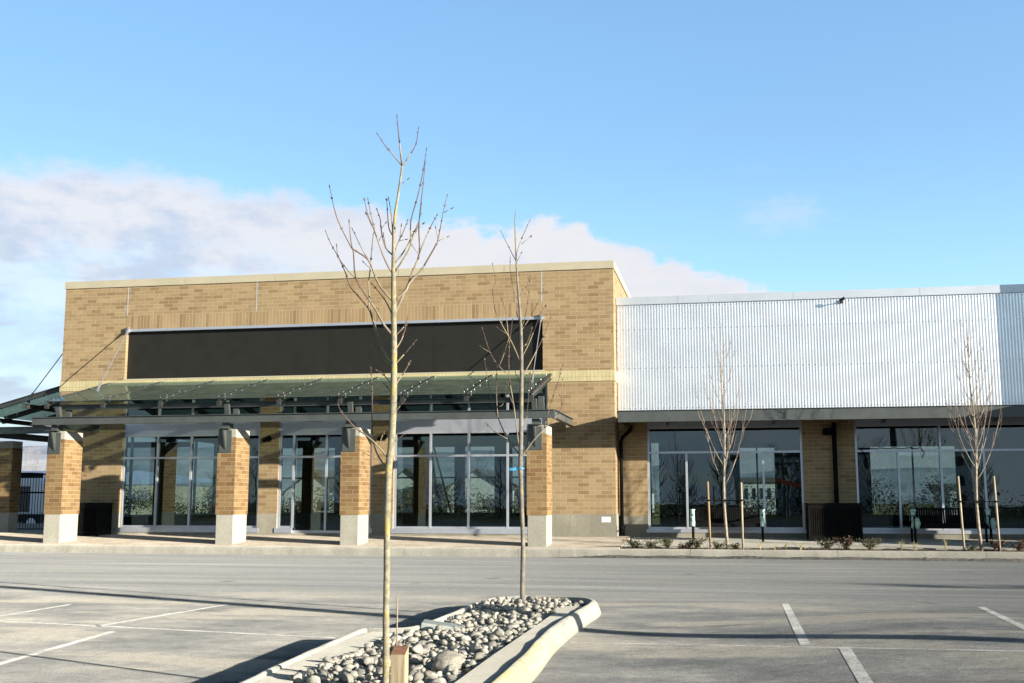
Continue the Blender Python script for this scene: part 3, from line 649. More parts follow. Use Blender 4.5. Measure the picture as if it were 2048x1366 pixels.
b = MB(); b.box(X1 + .02, XR, YM + .02, YM + .3, 3.685, 6.575); b.build('backing_wall', M['inner'], ms)
b = MB(); b.cells(sorted([X1 + .013, XR] + [q for o in WO for q in o]), [.15, .46, .9], lambda x, z: z < .46 or not any(p < x < q for p, q in WO), YM - .014, YM + .28); b.build('concrete_base', M['conc'], ms)
b = MB(); b.box(X1 + .05, XR, YM + .31, YBK, 6.3, 6.5); b.build('roof', M['roof'], ms)
b = MB(); b.box(X1 + .02, XR, YM + .31, YBK - .31, .25, .41); b.build('interior_floor', M['ifloor'], ms)
b = MB(); b.box(X1 + .02, XR, YM + .32, YBK - .301, 3.5, 3.6); b.build('interior_ceiling', M['inner'], ms)
b = MB(); b.box(XR - .2, XR - .01, YM + .32, YBK - .31, .42, 3.49); b.box(1.9, 2.1, 37, YBK - .31, .42, 3.49); b.build('interior_wall', M['inner'], ms)
YW = YM + .06
window(ms, WO[0][0], WO[0][1], YW, (.555, 2.57, 3.20), [-1.10, -.115, .89], .465, 3.44, 3.5, sp=False, uppers=[-.115])
window(ms, WO[1][0], WO[1][1], YW, (.555, 2.57, 3.20), [4.28, 5.32, 6.36], .465, 3.44, 3.5, sp=False, uppers=[5.32])
for p, q in WO:
    b = MB(); b.box(p + .056, q - .056, YW + .01, YW + .09, 3.256, 3.448); b.build('header_flashing', M['spandrel'], ms)
for (p, q) in mop:
    f = MB()
    for x in (p, (p + q) / 2 - .03, q - .06): f.box(x, x + .06, YBK - .2, YBK - .12, .8, 3.3)
    f.build('rear_window', M['alum'], ms)
# flat metal awning
b = MB(); b.box(X1 + .19, XR - .01, YM - 1.82, YM - .02, 3.50, 3.545); b.box(X1 + .19, XR - .01, YM - 1.82, YM - 1.79, 3.28, 3.499); b.box(X1 + .19, XR - .01, YM - 1.85, YM - 1.70, 3.262, 3.279); b.box(X1 + .19, XR - .01, YM - 1.86, YM - 1.74, 3.546, 3.556); b.box(X1 + .19, X1 + .21, YM - 1.785, YM - .02, 3.29, 3.499)
cn = b.build('metal_awning', M['steel'], ms)
b = MB(); b.box(X1 + .03, XR - .01, YM - .10, YM - .026, 3.64, 3.695); b.build('drip_flashing', M['dsteel'], ms)
for x in (-1.6, 1.15, 3.9, 6.6):
    b = MB(); b.prism([(YM - 1.6, 3.495), (YM - .02, 3.495), (YM - .02, 3.28), (YM - .2, 3.28)], 'x', x, x + .05); b.build('awning_bracket', M['steel'], cn)
def downpipe(x, y, zt, label_mat, bend=True, parent=ms):
    m = MB(); m.tube([(x + .28, y - .02, zt), (x + .26, y, zt - .1), (x + .05, y, zt - .3), (x, y, zt - .42), (x, y, .62)], .05, 10); m.tube([(x, y, .64), (x, y, .40)], .062, 10); 
    for z in (.62, .42): m.tube([(x, y, z), (x, y, z - .03)], .072, 10)
    m.build('downpipe', label_mat, parent, smooth=True)
downpipe(X1 + .1, YM - .09, 3.28, M['black'])
b = MB(); b.tube([(2.70, YM - .08, 3.30), (2.70, YM - .08, .35)], .06, 10); b.build('downpipe', M['black'], ms, smooth=True)

# projecting brick bay beyond the right picture edge: it shades the end of the metal wall
bay = thing('brick_bay', 'brick bay standing forward beside the right end of the metal shop', 'shop', (XR, 29.5, .3))
b = MB(); b.box(XR + .005, 18, 29.48, 40, .95, 7.5); b.build('brick_wall', M['brick'], bay)
b = MB(); b.box(XR + .004, 18.01, 29.46, 40, .1, .948); b.build('concrete_base', M['conc'], bay)
b = MB(); b.box(XR - .02, 18.03, 29.44, 40, 7.502, 7.7); b.build('coping', M['coping'], bay)
b = MB(); b.box(12, 16, 29.42, 29.459, .5, 3.3); b.build('window', M['darkglass'], bay)
YPF = YM - 4.2
b = MB(); b.box(XR + .1, XR + .6, YPF, YPF + .5, .1, 3.30); b.build('porch_pillar', M['pbrick'], bay)
b = MB(); b.box(XR + .1, 18, YPF - .02, YPF + .52, 3.302, 3.74); b.build('porch_beam', M['steel'], bay)
b = MB(); b.box(XR + .08, 18, YPF - .04, 29.42, 3.85, 4.06); b.build('porch_roof', M['coping'], bay)
for q0_, q1_, zt_ in ((YM - 3.69, YM - 1.85, 3.74), (YM - 1.45, 29.41, 3.845)):  # added unseen panels, spaced to shape the shade on the pier and windows
    b = MB(); b.box(XR + .1, XR + .2, q0_, q1_, .1, zt_); b.build('shade_screen', M['steel'], bay)

# ------------------------------------------------------------------ wall fittings
def spot(x, y, z, label):
    t = thing('wall_lamp', label, 'wall lamp', (x, y, z), 'small wall lamps')
    b = MB(); b.box(x - .05, x + .05, y - .02, y - .001, z - .07, z + .07); b.build('back_plate', M['dsteel'], t)
    b = MB(); b.tube([(x, y - .02, z), (x, y - .18, z + .02)], .018, 8); b.tube([(x - .10, y - .20, z - .05), (x + .12, y - .26, z + .03)], [.055, .075], 10); b.build('lamp_head', M['black'], t)
spot(-12.58, YB, 3.0, 'dark wall lamp on the brick pier left of the shop door'); spot(-9.25, YB, 3.0, 'dark wall lamp on the brick pier right of the shop door')
t = thing('security_camera', 'small camera on a bracket high on the white metal wall', 'camera', (3.03, YM, 6.5))
b = MB(); b.box(2.99, 3.07, YM - .06, YM - .034, 6.44, 6.54); b.tube([(3.03, YM - .06, 6.48), (3.03, YM - .22, 6.5)], .016, 8); b.build('bracket', M['dsteel'], t)
b = MB(); b.tube([(2.97, YM - .22, 6.48), (3.09, YM - .30, 6.54)], [.038, .042], 10); b.build('camera_body', M['dsteel'], t)
t = tag(MB().box(2.42, 2.66, YM - .14, YM - .002, 2.98, 3.16).build('meter_box', M['black'], origin=(2.54, YM, 3.0), bevel=.01), 'black box light beside the downpipe on the shaded brick pier', 'box light')
m = MB(); P = []
for i in range(26):
    x = 3.35 + i * .06; P.append((x, YW - .03 - .02 * math.sin(i), 2.615 + .025 * abs(math.sin(i * .55)) + .02 * mnoise.noise((i * .7, 0, 0))))
m.tube([(3.5, YW - .04, 2.36), (3.42, YW - .04, 2.55)] + P + [(4.92, YW - .04, 2.50), (4.86, YW - .04, 2.38)], .012, 6)
tag(m.build('cable', M['black'], origin=(4, YW, 2.6), smooth=True), 'loose black cable lying along the window transom of the metal shop', 'cable')

# ------------------------------------------------------------------ black slatted bins
def bin_(x0, x1, y0, y1, z0, z1, label):
    t = thing('litter_bin', label, 'litter bin', (x0, y0, z0), 'black slatted bins')
    b = MB()
    for (p, q) in ((x0, y0), (x1 - .06, y0), (x0, y1 - .06), (x1 - .06, y1 - .06)): b.box(p, p + .06, q, q + .06, z0, z1 - .04)
    for z in (z0 + .05, z1 - .14):
        b.box(x0 + .06, x1 - .06, y0, y0 + .04, z, z + .1); b.box(x0 + .06, x1 - .06, y1 - .04, y1, z, z + .1); b.box(x0, x0 + .04, y0 + .06, y1 - .06, z, z + .1); b.box(x1 - .04, x1, y0 + .06, y1 - .06, z, z + .1)
    b.build('frame', M['black'], t)
    b = MB(); n = int((x1 - x0 - .12) / .055)
    for i in range(n):
        x = x0 + .07 + i * (x1 - x0 - .14) / n; b.box(x, x + .034, y0 + .008, y0 + .03, z0 + .15, z1 - .14)
    n = int((y1 - y0 - .12) / .055)
    for i in range(n):
        y = y0 + .07 + i * (y1 - y0 - .14) / n; b.box(x0 + .008, x0 + .03, y, y + .034, z0 + .15, z1 - .14); b.box(x1 - .03, x1 - .008, y, y + .034, z0 + .15, z1 - .14)
    b.build('slats', M['black'], t)
    b = MB(); b.box(x0 + .07, x1 - .07, y0 + .07, y1 - .07, z0 + .03, z1 - .06); b.build('liner', M['black'], t)
    b = MB(); b.box(x0 - .03, x1 + .03, y0 - .03, y1 + .03, z1 - .038, z1); b.build('lid', M['black'], t, bevel=.01)
bin_(1.91, 3.20, 29.3, 30.2, wz(29.3) - .01, 1.24, 'wide black slatted bin against the brick pier between the two benches')
bin_(-18.2, -17.22, 29.0, 29.72, pz(29.0), 1.25, 'black slatted bin in the shade behind the leftmost pillar')

# ------------------------------------------------------------------ benches
def bench(x, y, label, wrap=0):
    z = wz(y) - .005; Lb = 1.80
    t = thing('bench', label, 'bench', (x, y, z), 'black slatted benches')
    def B(): return MB()
    for sx in (.02, Lb - .07):
        for yy, h in ((-.02, .64), (.50, .45)):
            b = B(); b.box(x + sx, x + sx + .05, y + yy, y + yy + .05, z, z + h); b.build('leg', M['black'], t)
        b = B(); b.box(x + sx - .005, x + sx + .055, y - .04, y + .52, z + .625 if False else z + .645, z + .675); b.build('armrest', M['black'], t)
    b = B()
    for i in range(9): b.box(x + .03, x + Lb - .03, y + .02 + i * .052, y + .06 + i * .052, z + .43, z + .455)
    b.box(x + .08, x + Lb - .08, y, y + .03, z + .36, z + .428); b.box(x + .08, x + Lb - .08, y + .46, y + .49, z + .36, z + .428)
    b.build('seat', M['black'], t)
    b = B(); th = R(10); Mx = Matrix.Translation((x, y + .5, z + .45)) @ Matrix.Rotation(-th, 4, 'X')
    for i in range(30): b.box(.06 + i * (Lb - .15) / 29.5, .10 + i * (Lb - .15) / 29.5, 0, .015, .03, .36, 0, Mx)
    b.box(.03, Lb - .03, -.01, .03, .361, .40, 0, Mx); b.box(.03, Lb - .03, -.01, .03, 0, .029, 0, Mx)
    b.build('backrest', M['black'], t)
    for sx in (.02, Lb - .07):
        b = B(); random.seed(int(x * 10 + sx * 7)); c = Vector((x + sx + .025, y + (.06 if wrap else .0), 0))
        pts = []
        for i in range(9):
            u = i / 8; pts.append((c.x + .012 * mnoise.noise((i * 2.1, x, 1)), c.y + u * (.16 if wrap else .04), z + .38 + u * .42))
        rr = [.05 + .035 * abs(mnoise.noise((i * 1.7, x, 5))) + (.015 if i in (0, 8) else 0) for i in range(9)]
        b.tube(pts, rr, 9); 
        if wrap: b.tube([(c.x + .05, c.y - .12, z + .36), (c.x + .06, c.y - .11, z + .48), (c.x + .05, c.y - .06, z + .60)], [.045, .07, .05], 9)
        b.build('armrest_wrap', M['bag'], t, smooth=True)
bench(-.97, 28.95, 'black slatted bench with pale wrapped arms behind the left staked tree')
bench(4.30, 28.75, 'black slatted bench with turquoise wrapped arms behind the right staked tree', 1)

# ------------------------------------------------------------------ trees traced limb by limb
def taper(n, a, b, pw=1.0): return [a + (b - a) * (i / (n - 1)) ** pw for i in range(n)]
def smoothpts(P, sub=3):
    if len(P) < 3: return P
    out = []
    for i in range(len(P) - 1):
        p0, p1, p2, p3 = P[max(i - 1, 0)], P[i], P[i + 1], P[min(i + 2, len(P) - 1)]
        for k in range(sub):
            t = k / sub; out.append(.5 * ((2 * p1) + (p2 - p0) * t + (2 * p0 - 5 * p1 + 4 * p2 - p3) * t * t + (3 * p1 - p0 - 3 * p2 + p3) * t ** 3))
    return out + [P[-1]]
def twig_tree(name, label, Y0, trunk, rads, branches, mtr, mlimb, mtw, scale, seed):
    random.seed(seed)
    base = atY(*trunk[0], Y0); t = thing(name, label, 'tree', base)
    tp = smoothpts([atY(x, y, Y0) for x, y in trunk]); n = len(tp)
    rr = []
    for i in range(n):
        u = i / (n - 1) * (len(rads) - 1); k = min(int(u), len(rads) - 2); rr.append((rads[k] + (rads[k + 1] - rads[k]) * (u - k)) * (1 + .10 * mnoise.noise((i * .9, seed, 0))))
    m = MB(); m.tube(tp, rr, 12); m.build('trunk', mtr, t, smooth=True)
    lm = MB(); tw = MB(); bud = MB()
    for br in branches:
        if isinstance(br[0], (int, float)): r0, pts = br[0], br[1]
        else: r0, pts = .007, br
        sg = random.choice((-1, 1)) * random.uniform(.05, .32) * scale
        N = len(pts); P = []
        L = 0
        for i, (x, y) in enumerate(pts):
            if i: L += math.hypot(x - pts[i - 1][0], y - pts[i - 1][1])
        l = 0
        for i, (x, y) in enumerate(pts):
            if i: l += math.hypot(x - pts[i - 1][0], y - pts[i - 1][1])
            P.append(atY(x, y, Y0 + sg * l / 250))
        P = smoothpts(P); n = len(P); h = max(2, int(n * .45))
        R_ = taper(n, r0 * .56, .0020 * scale)
        lm.tube(P[:h + 1], R_[:h + 1], 7); tw.tube(P[h:], R_[h:], 6)
        # buds in opposite pairs along the outer part
        d = 0
        for i in range(1, n):
            d += (P[i] - P[i - 1]).length
            if d > .07 * scale and i > n * .35:
                d = 0; dr = (P[i] - P[i - 1]).normalized(); sd_ = dr.cross(Vector((random.uniform(-1, 1), random.uniform(-1, 1), .2))).normalized()
                for s in (-1, 1):
                    if random.random() < .75: tw.tube([P[i], P[i] + (sd_ * s * .006 + dr * .006) * scale, P[i] + (sd_ * s * .008 + dr * .016) * scale], [.0022 * scale, .0034 * scale, .001], 5)
        tw.tube([P[-1], P[-1] + (P[-1] - P[-2]).normalized() * .012 * scale, P[-1] + (P[-1] - P[-2]).normalized() * .026 * scale], [.0022 * scale, .0042 * scale, .001], 5)
    lm.add(tw.v, tw.f, 1); lm.build('crown', [mlimb, mtw], t, smooth=True)
    return t
def c4(*p): return [(600 + x / 4.019, 220 + y / 4.019) for x, y in p]
def c5(*p): return [(600 + x / 3.794, 540 + y / 3.794) for x, y in p]
def c2(*p): return [(400 + x / 3.416, 720 + y / 3.416) for x, y in p]
def c6(*p): return [(920 + x / 2.4375, 400 + y / 2.4375) for x, y in p]
B1 = [
 (.018, c5((700, 705), (640, 620), (590, 500), (550, 370), (520, 290), (410, 160), (380, 120), (345, 20)) + c4((310, 1185), (250, 1080), (210, 985))),
 (.016, c5((708, 500), (640, 420), (580, 310), (520, 220), (425, 65)) + c4((430, 1150), (410, 1060), (395, 905))),
 (.007, c5((425, 65), (365, 5)) + c4((310, 1185), (295, 1100))),
 (.009, c5((522, 292), (525, 200), (520, 100), (530, 20)) + c4((575, 1150), (590, 1000), (600, 960), (570, 840), (548, 727))),
 (.015, c5((705, 235), (620, 140), (570, 50)) + c4((600, 1320), (545, 1200), (430, 1120), (400, 1080), (310, 900), (270, 770), (240, 625))),
 (.006, c4((540, 1195), (480, 1080), (427, 970))), (.005, c4((560, 1270), (516, 1228))), (.010, c5((705, 350), (640, 220), (550, 110))),
 (.012, c4((742, 1310), (690, 1220), (630, 1060), (590, 950), (545, 840), (520, 730))), (.005, c4((580, 935), (535, 840))),
 (.010, c4((748, 1168), (690, 1110), (655, 980), (645, 880), (622, 810))), (.005, c4((650, 960), (683, 915))), (.006, c4((690, 1110), (670, 1000), (640, 1040))),
 (.008, c4((745, 1010), (715, 950), (705, 850), (698, 730))), (.008, c4((745, 990), (735, 850), (714, 718))),
 (.009, c4((765, 1130), (800, 1040), (830, 980), (860, 900))), (.005, c4((800, 1050), (813, 940))), (.004, c4((800, 1050), (843, 1042))),
 (.012, c4((760, 1305), (830, 1200), (890, 1080), (890, 900), (950, 680), (990, 490), (1015, 330))), (.007, c4((890, 1065), (930, 985))),
 (.010, c4((758, 1235), (840, 1130), (925, 965), (960, 880), (975, 770))), (.005, c4((905, 980), (985, 920))),
 (.016, c5((715, 230), (800, 160), (830, 100), (920, 0)) + c4((1010, 1230), (1090, 1090), (1110, 1040), (1150, 830), (1180, 700))), (.005, c4((1110, 1040), (1093, 957))), (.004, c4((1115, 1050), (1180, 1022))), (.004, c4((1155, 825), (1212, 795))),
 (.016, c5((712, 350), (770, 220), (820, 110), (858, 5)) + c4((960, 1150), (955, 950), (970, 770), (990, 600), (1005, 435))), (.008, c4((960, 1150), (1040, 960), (1095, 855))), (.005, c4((955, 1160), (900, 1090))),
 (.013, c4((822, 450), (800, 265), (780, 60))), (.009, c4((822, 450), (740, 350), (680, 280), (630, 205))), (.009, c4((824, 450), (870, 380), (930, 280), (951, 158))), (.005, c4((825, 590), (862, 560))),
 (.010, c5((715, 505), (790, 430), (812, 375))), (.008, c5((715, 620), (770, 530), (800, 440), (805, 410))), (.011, c5((718, 718), (790, 640), (868, 548))), (.009, c5((720, 880), (760, 820), (800, 760), (830, 705))),
 (.009, c5((715, 890), (640, 800), (590, 765))), (.008, c5((712, 965), (680, 910), (645, 870))), (.008, c5((725, 1075), (760, 1030), (785, 1000))), (.007, c5((712, 735), (650, 690), (610, 630), (575, 570))), (.009, c5((705, 1230), (700, 1150), (718, 1110))),
 (.011, c2((1300, 690), (1190, 560), (1060, 460), (970, 360), (948, 318))), (.011, c2((1290, 765), (1220, 660), (1185, 560), (1175, 400), (1177, 220), (1168, 65))), (.006, c2((1205, 665), (1150, 650), (1090, 610))), (.008, c2((1320, 570), (1350, 540), (1385, 515))), (.005, c2((1215, 590), (1250, 510)))]
tree1 = twig_tree('young_tree', 'young bare tree with yellow lichen trunk standing behind the wooden post', 7.1,
    [(770, 1385), (772, 1340), (772, 1240), (773.5, 1150), (774, 1060), (776, 980), (778, 930), (783, 885), (787, 800), (788, 725), (788, 672), (787.5, 600), (787, 560), (787, 500), (789, 440), (796.6, 389), (804.5, 332)],
    [.024, .0225, .0215, .021, .021, .0215, .023, .024, .0225, .021, .0195, .018, .016, .012, .010, .008, .007], B1, M['bark1'], M['limb'], M['twig'], 1.0, 11)
B2 = [(.009, c6((280, 310), (240, 235), (202, 158))), (.009, c6((276, 260), (300, 190), (338, 105))), (.006, c6((300, 215), (342, 180))), (.006, c6((278, 300), (298, 262))), (.010, c6((287, 490), (265, 440), (245, 350), (245, 290))), (.008, c6((287, 475), (320, 430), (340, 378))), (.005, c6((315, 460), (332, 452))),
 (.014, c6((298, 800), (255, 700), (200, 600), (170, 530), (160, 430), (175, 400), (160, 318))), (.006, c6((165, 450), (145, 410), (130, 390))), (.012, c6((299, 770), (340, 690), (390, 560), (415, 520))), (.010, c6((296, 640), (330, 590), (375, 510), (405, 440))), (.009, c6((298, 720), (325, 700), (350, 630))), (.013, c6((300, 870), (360, 760), (405, 670), (440, 580))), (.005, c6((395, 680), (408, 672))),
 (.016, c6((297, 1250), (230, 1160), (185, 1060), (150, 960), (120, 780))), (.009, c6((185, 1060), (178, 950), (180, 820))), (.009, c6((232, 1165), (170, 1130), (130, 1090))), (.013, c6((292, 1240), (262, 1000), (240, 860), (240, 720), (255, 590))), (.010, c6((240, 855), (190, 810), (145, 740), (110, 630))), (.008, c6((190, 810), (215, 750), (235, 680))), (.009, c6((240, 720), (225, 560), (205, 490))),
 (.016, c6((298, 1255), (360, 1170), (410, 1110), (440, 1000), (480, 880), (500, 810))), (.010, c6((410, 1112), (460, 1070), (500, 995), (490, 960))), (.006, c6((495, 1000), (500, 880))), (.006, c6((480, 860), (488, 830))), (.009, c6((297, 900), (270, 840), (215, 640), (205, 600))), (.008, c6((262, 1000), (235, 940))), (.008, c6((300, 1130), (325, 1060), (340, 850))), (.006, c6((150, 745), (100, 715))), (.007, c6((190, 1010), (215, 985), (225, 900))), (.008, c6((290, 600), (265, 500), (265, 440))), (.008, c6((293, 640), (320, 560), (340, 400))), (.006, c6((240, 660), (183, 625)))]
tree2 = twig_tree('young_tree', 'slender grey bare tree at the far tip of the stone island', 12.35,
    [(1045, 1216), (1045, 1150), (1046, 1090), (1043, 1000), (1041, 930), (1042, 880), (1043, 780), (1043, 700), (1041, 640), (1038, 600), (1033, 530), (1030, 445), (1032, 422)],
    [.028, .0255, .0245, .024, .026, .024, .022, .019, .017, .014, .010, .006, .004], B2, M['bark2'], M['limb'], M['twig'], 1.35, 5)
m = MB(); p = atY(1041, 937, 12.35); m.tube([p + Vector((0, 0, -.008)), p + Vector((0, 0, .008))], .042, 12); q = [p + Vector((-.04, -.03, 0)), p + Vector((-.08, -.04, -.012)), p + Vector((-.115, -.04, -.006))]
for a, c in zip(q, q[1:]): m.bar(a, c, .004, .03)
tag(m.build('ribbon', M['ribbon'], origin=tuple(p)), 'blue ribbon tied round the slender grey tree', 'ribbon')

def upright_tree(x, y, zb, ztop, zf, label, seed, nb):
    random.seed(seed); t = thing('staked_tree', label, 'tree', (x, y, zb))
    lean = .02; tr = [Vector((x + .03 * math.sin(z * 1.1 + seed), y + .02 * math.sin(z * .8), zb + (ztop - zb) * z / 10)) for z in range(11)]
    m = MB(); m.tube(tr, taper(11, .040, .005, .85), 10); m.build('trunk', M['bark3'], t, smooth=True)
    cr = MB(); c2_ = MB()
    for i in range(nb):
        u = (i / nb) ** 1.25; z0 = zf + (ztop - zf) * .80 * u; k = (z0 - zb) / (ztop - zb) * 10; j = min(int(k), 9); p = tr[j].lerp(tr[j + 1], k - j)
        a = i * 2.4 + random.uniform(-.5, .5); L = (1.95 - 1.25 * u) * random.uniform(.8, 1.1); out = (.62 - .42 * u) * random.uniform(.75, 1.15)
        P = []
        for s in range(8):
            v = s / 7; P.append(p + Vector((math.cos(a) * out * (1.25 * v - .25 * v * v), math.sin(a) * out * (1.25 * v - .25 * v * v), L * (.55 * v + .45 * v * v))) + Vector((mnoise.noise((s, i, seed)), mnoise.noise((s, i, seed + 9)), 0)) * .03 * v)
        r0 = .0115 - .0045 * u
        cr.tube(P[:4], taper(4, r0, r0 * .65), 6); c2_.tube(P[3:], taper(5, r0 * .65, .0025), 5)
        for s in (2, 3, 4, 5, 6):
            for sg in (-1, 1):
                if random.random() < .42:
                    q = P[s]; a2 = a + sg * random.uniform(.5, 1.3); l2 = L * random.uniform(.16, .36)
                    c2_.tube([q, q + Vector((math.cos(a2) * l2 * .3, math.sin(a2) * l2 * .3, l2 * .5)), q + Vector((math.cos(a2) * l2 * .42, math.sin(a2) * l2 * .42, l2))], [.0042, .0034, .002], 5)
    cr.add(c2_.v, c2_.f, 1); cr.build('crown', [M['bark3'], M['rtwig']], t, smooth=True)
upright_tree(-.10, 26.85, .19, 5.45, 1.62, 'bare upright tree staked in front of the left bench', 21, 18)
upright_tree(5.42, 26.85, .19, 5.45, 1.72, 'bushier bare upright tree staked in front of the right bench', 34, 26)
def stake(x, ztop, label, mt, lean):
    t = thing('tree_stake', label, 'stake', (x, 26.75, .18), 'round wooden tree stakes')
    m = MB(); m.tube([(x, 26.75, .12), (x + lean * .5, 26.75, .9), (x + lean, 26.75, ztop)], [.024, .024, .023], 12); m.build('post', mt, t, smooth=True)
stake(-.46, 1.73, 'warm brown stake left of the left staked tree', M['stake2'], -.03); stake(.27, 1.71, 'pale stake right of the left staked tree', M['stake'], 0); stake(5.06, 1.83, 'pale stake left of the right staked tree', M['stake'], -.05); stake(5.80, 1.83, 'pale stake right of the right staked tree', M['stake'], -.04)
def strap(xa, xt, xb, z, label):
    m = MB(); y = 26.75
    for x, yy, r in ((xa, y, .033), (xt, 26.85, .042), (xb, y, .033)): m.tube([(x, yy, z - .02), (x, yy, z + .02)], r, 12)
    m.tube([(xa + .03, y - .03, z), (xt - .02, 26.79, z), (xt + .02, 26.79, z), (xb - .03, y - .03, z)], .009, 6)
    tag(m.build('tree_tie', M['black'], origin=(xt, y, z)), label, 'tree tie', 'black tree ties')
strap(-.48, -.09, .27, 1.30, 'black tie holding the left staked tree to its stakes'); strap(5.03, 5.42, 5.77, 1.27, 'black tie holding the right staked tree to its stakes')

# ------------------------------------------------------------------ shrubs and grass tufts in the bed
def leafq(m, p, s, mi=0):
    a = Vector((random.uniform(-1, 1), random.uniform(-1, 1), random.uniform(-.6, .8))).normalized(); b = a.cross(Vector((random.uniform(-1, 1), random.uniform(-1, 1), random.uniform(-1, 1)))).normalized()
    m.add([p, p + a * s * .5 + b * s * .32, p + a * s, p + a * s * .5 - b * s * .32], [(0, 1, 2, 3)], mi)
def shrub(x, y, h, wd, n, label, mt):
    h *= .72; t = thing('shrub', label, 'shrub', (x, y, .19), 'low shrubs in the planting bed'); st = MB(); lf = MB()
    for i in range(int(n * 2.1)):
        a = random.uniform(0, 6.28); r = 1.15 * wd * random.uniform(.25, 1); hh = h * random.uniform(.5, 1)
        P = [Vector((x, y, .18)), Vector((x + math.cos(a) * r * .4, y + math.sin(a) * r * .25, .19 + hh * .6)), Vector((x + math.cos(a) * r, y + math.sin(a) * r * .5, .19 + hh))]
        P = smoothpts(P, 4); st.tube(P, .004, 4)
        for p in P[2:]:
            for _ in range(5): leafq(lf, p + Vector((random.uniform(-.04, .04), random.uniform(-.04, .04), random.uniform(-.04, .03))), random.uniform(.022, .045))
    st.build('stems', M['twig'], t); lf.build('leaves', mt, t)
random.seed(12)
sh = [(-2.2, .30, .26, 8), (-1.82, .28, .22, 7), (-1.45, .34, .26, 9), (-1.05, .20, .22, 6), (-.75, .36, .24, 9), (-.30, .24, .22, 7), (.12, .18, .16, 5), (2.15, .34, .26, 8), (2.55, .42, .26, 9), (3.05, .38, .28, 9), (5.2, .16, .14, 4), (5.75, .34, .24, 9), (6.2, .36, .28, 9), (6.7, .38, .26, 9)]
desc = ['leftmost low shrub at the bed corner', 'second low shrub from the bed corner', 'leafy shrub third from the bed corner', 'short reddish shrub fourth from the bed corner', 'tall leafy shrub left of the brown stake', 'shrub at the foot of the brown stake', 'tiny shrub between the left tree and its pale stake', 'red tinged shrub in front of the wide bin, left one', 'tallest shrub in front of the wide bin', 'shrub right of the wide bin', 'tiny shrub at the foot of the right staked tree', 'leafy shrub at the foot of the rightmost stake', 'shrub just right of the rightmost stake', 'shrub at the right picture edge in the bed']
for (x, h, wd, n), d in zip(sh, desc): shrub(x, 26.68 + random.uniform(0, .25), h, wd, n, d, M['leaf'] if random.random() < .6 else M['leaf2'])
def tuft(x, h, label):
    m = MB()
    for i in range(14):
        a = random.uniform(0, 6.28); r = random.uniform(.02, .14); hh = h * random.uniform(.6, 1)
        m.tube([(x, 26.65, .18), (x + math.cos(a) * r * .3, 26.65 + math.sin(a) * r * .3, .18 + hh * .6), (x + math.cos(a) * r, 26.65 + math.sin(a) * r, .18 + hh)], [.004, .003, .001], 4)
    tag(m.build('grass_tuft', M['grass'], origin=(x, 26.65, .18)), label, 'grass tuft', 'dry grass tufts in the bed')
for x, h, lb in ((.65, .26, 'thin grass tuft right of the left tree, nearest its pale stake'), (.98, .15, 'short yellow grass tuft below the right leg of the left bench'), (1.22, .24, 'grass tuft left of the wide bin, third from the stake'), (1.55, .22, 'grass tuft just left of the wide bin'), (3.72, .28, 'grass tuft below the left arm of the right bench'), (4.0, .24, 'second grass tuft below the right bench'), (4.65, .30, 'tall grass tuft left of the right staked tree')): tuft(x, h, lb)

# ------------------------------------------------------------------ parking island
def path_sm(P, sub=5):
    P = [Vector((*p, 0)) for p in P]; n = len(P); out = []
    for i in range(n - 1):
        p0, p1, p2, p3 = P[max(i - 1, 0)], P[i], P[i + 1], P[min(i + 2, n - 1)]
        for k in range(sub):
            t = k / sub; out.append(.5 * ((2 * p1) + (p2 - p0) * t + (2 * p0 - 5 * p1 + 4 * p2 - p3) * t * t + (3 * p1 - p0 - 3 * p2 + p3) * t ** 3))
    return out + [P[-1]]
OUT = [(-1.30, 3.0), (-1.32, 5.0), (-1.36, 7.0), (-1.40, 8.4), (-1.465, 9.6), (-1.48, 10.6), (-1.47, 11.7), (-1.44, 12.6), (-1.47, 13.15), (-1.64, 13.48), (-1.95, 13.66), (-2.35, 13.70), (-2.66, 13.52), (-2.86, 13.1), (-2.90, 12.4), (-2.885, 11.6), (-2.885, 10.6), (-2.92, 10.1), (-3.05, 9.96), (-3.24, 9.93), (-3.31, 9.75), (-3.28, 9.2), (-3.20, 8.0), (-3.10, 6.8), (-3.02, 5.2), (-2.98, 3.0)]
pp = path_sm(OUT)
prof = [(0, -.05), (.016, .04), (.036, .09), (.05, .12), (.064, .138), (.082, .147), (.105, .15), (.120, .148), (.128, .14), (.130, -.02)]
m = MB(); n = len(pp); k = len(prof)
for i, p in enumerate(pp):
    d = (pp[min(i + 1, n - 1)] - pp[max(i - 1, 0)]).normalized(); nn = Vector((-d.y, d.x, 0))     # points inward (path runs anticlockwise)
    wv = 1 + .10 * mnoise.noise((p.x * 2, p.y * .9, 3))
    for (o, z) in prof: q = p + nn * (o * (.9 + .1 * wv)); m.v.append((q.x, q.y, z + (.006 * mnoise.noise((p.x * 3, p.y * 3, o * 9)) if z > .1 else 0)))
m.f = [(i * k + j, (i + 1) * k + j, (i + 1) * k + j + 1, i * k + j + 1) for i in range(n - 1) for j in range(k - 1)]; m.m = [0] * len(m.f)
struct(m.build('island_kerb', M['ikerb'], smooth=True))
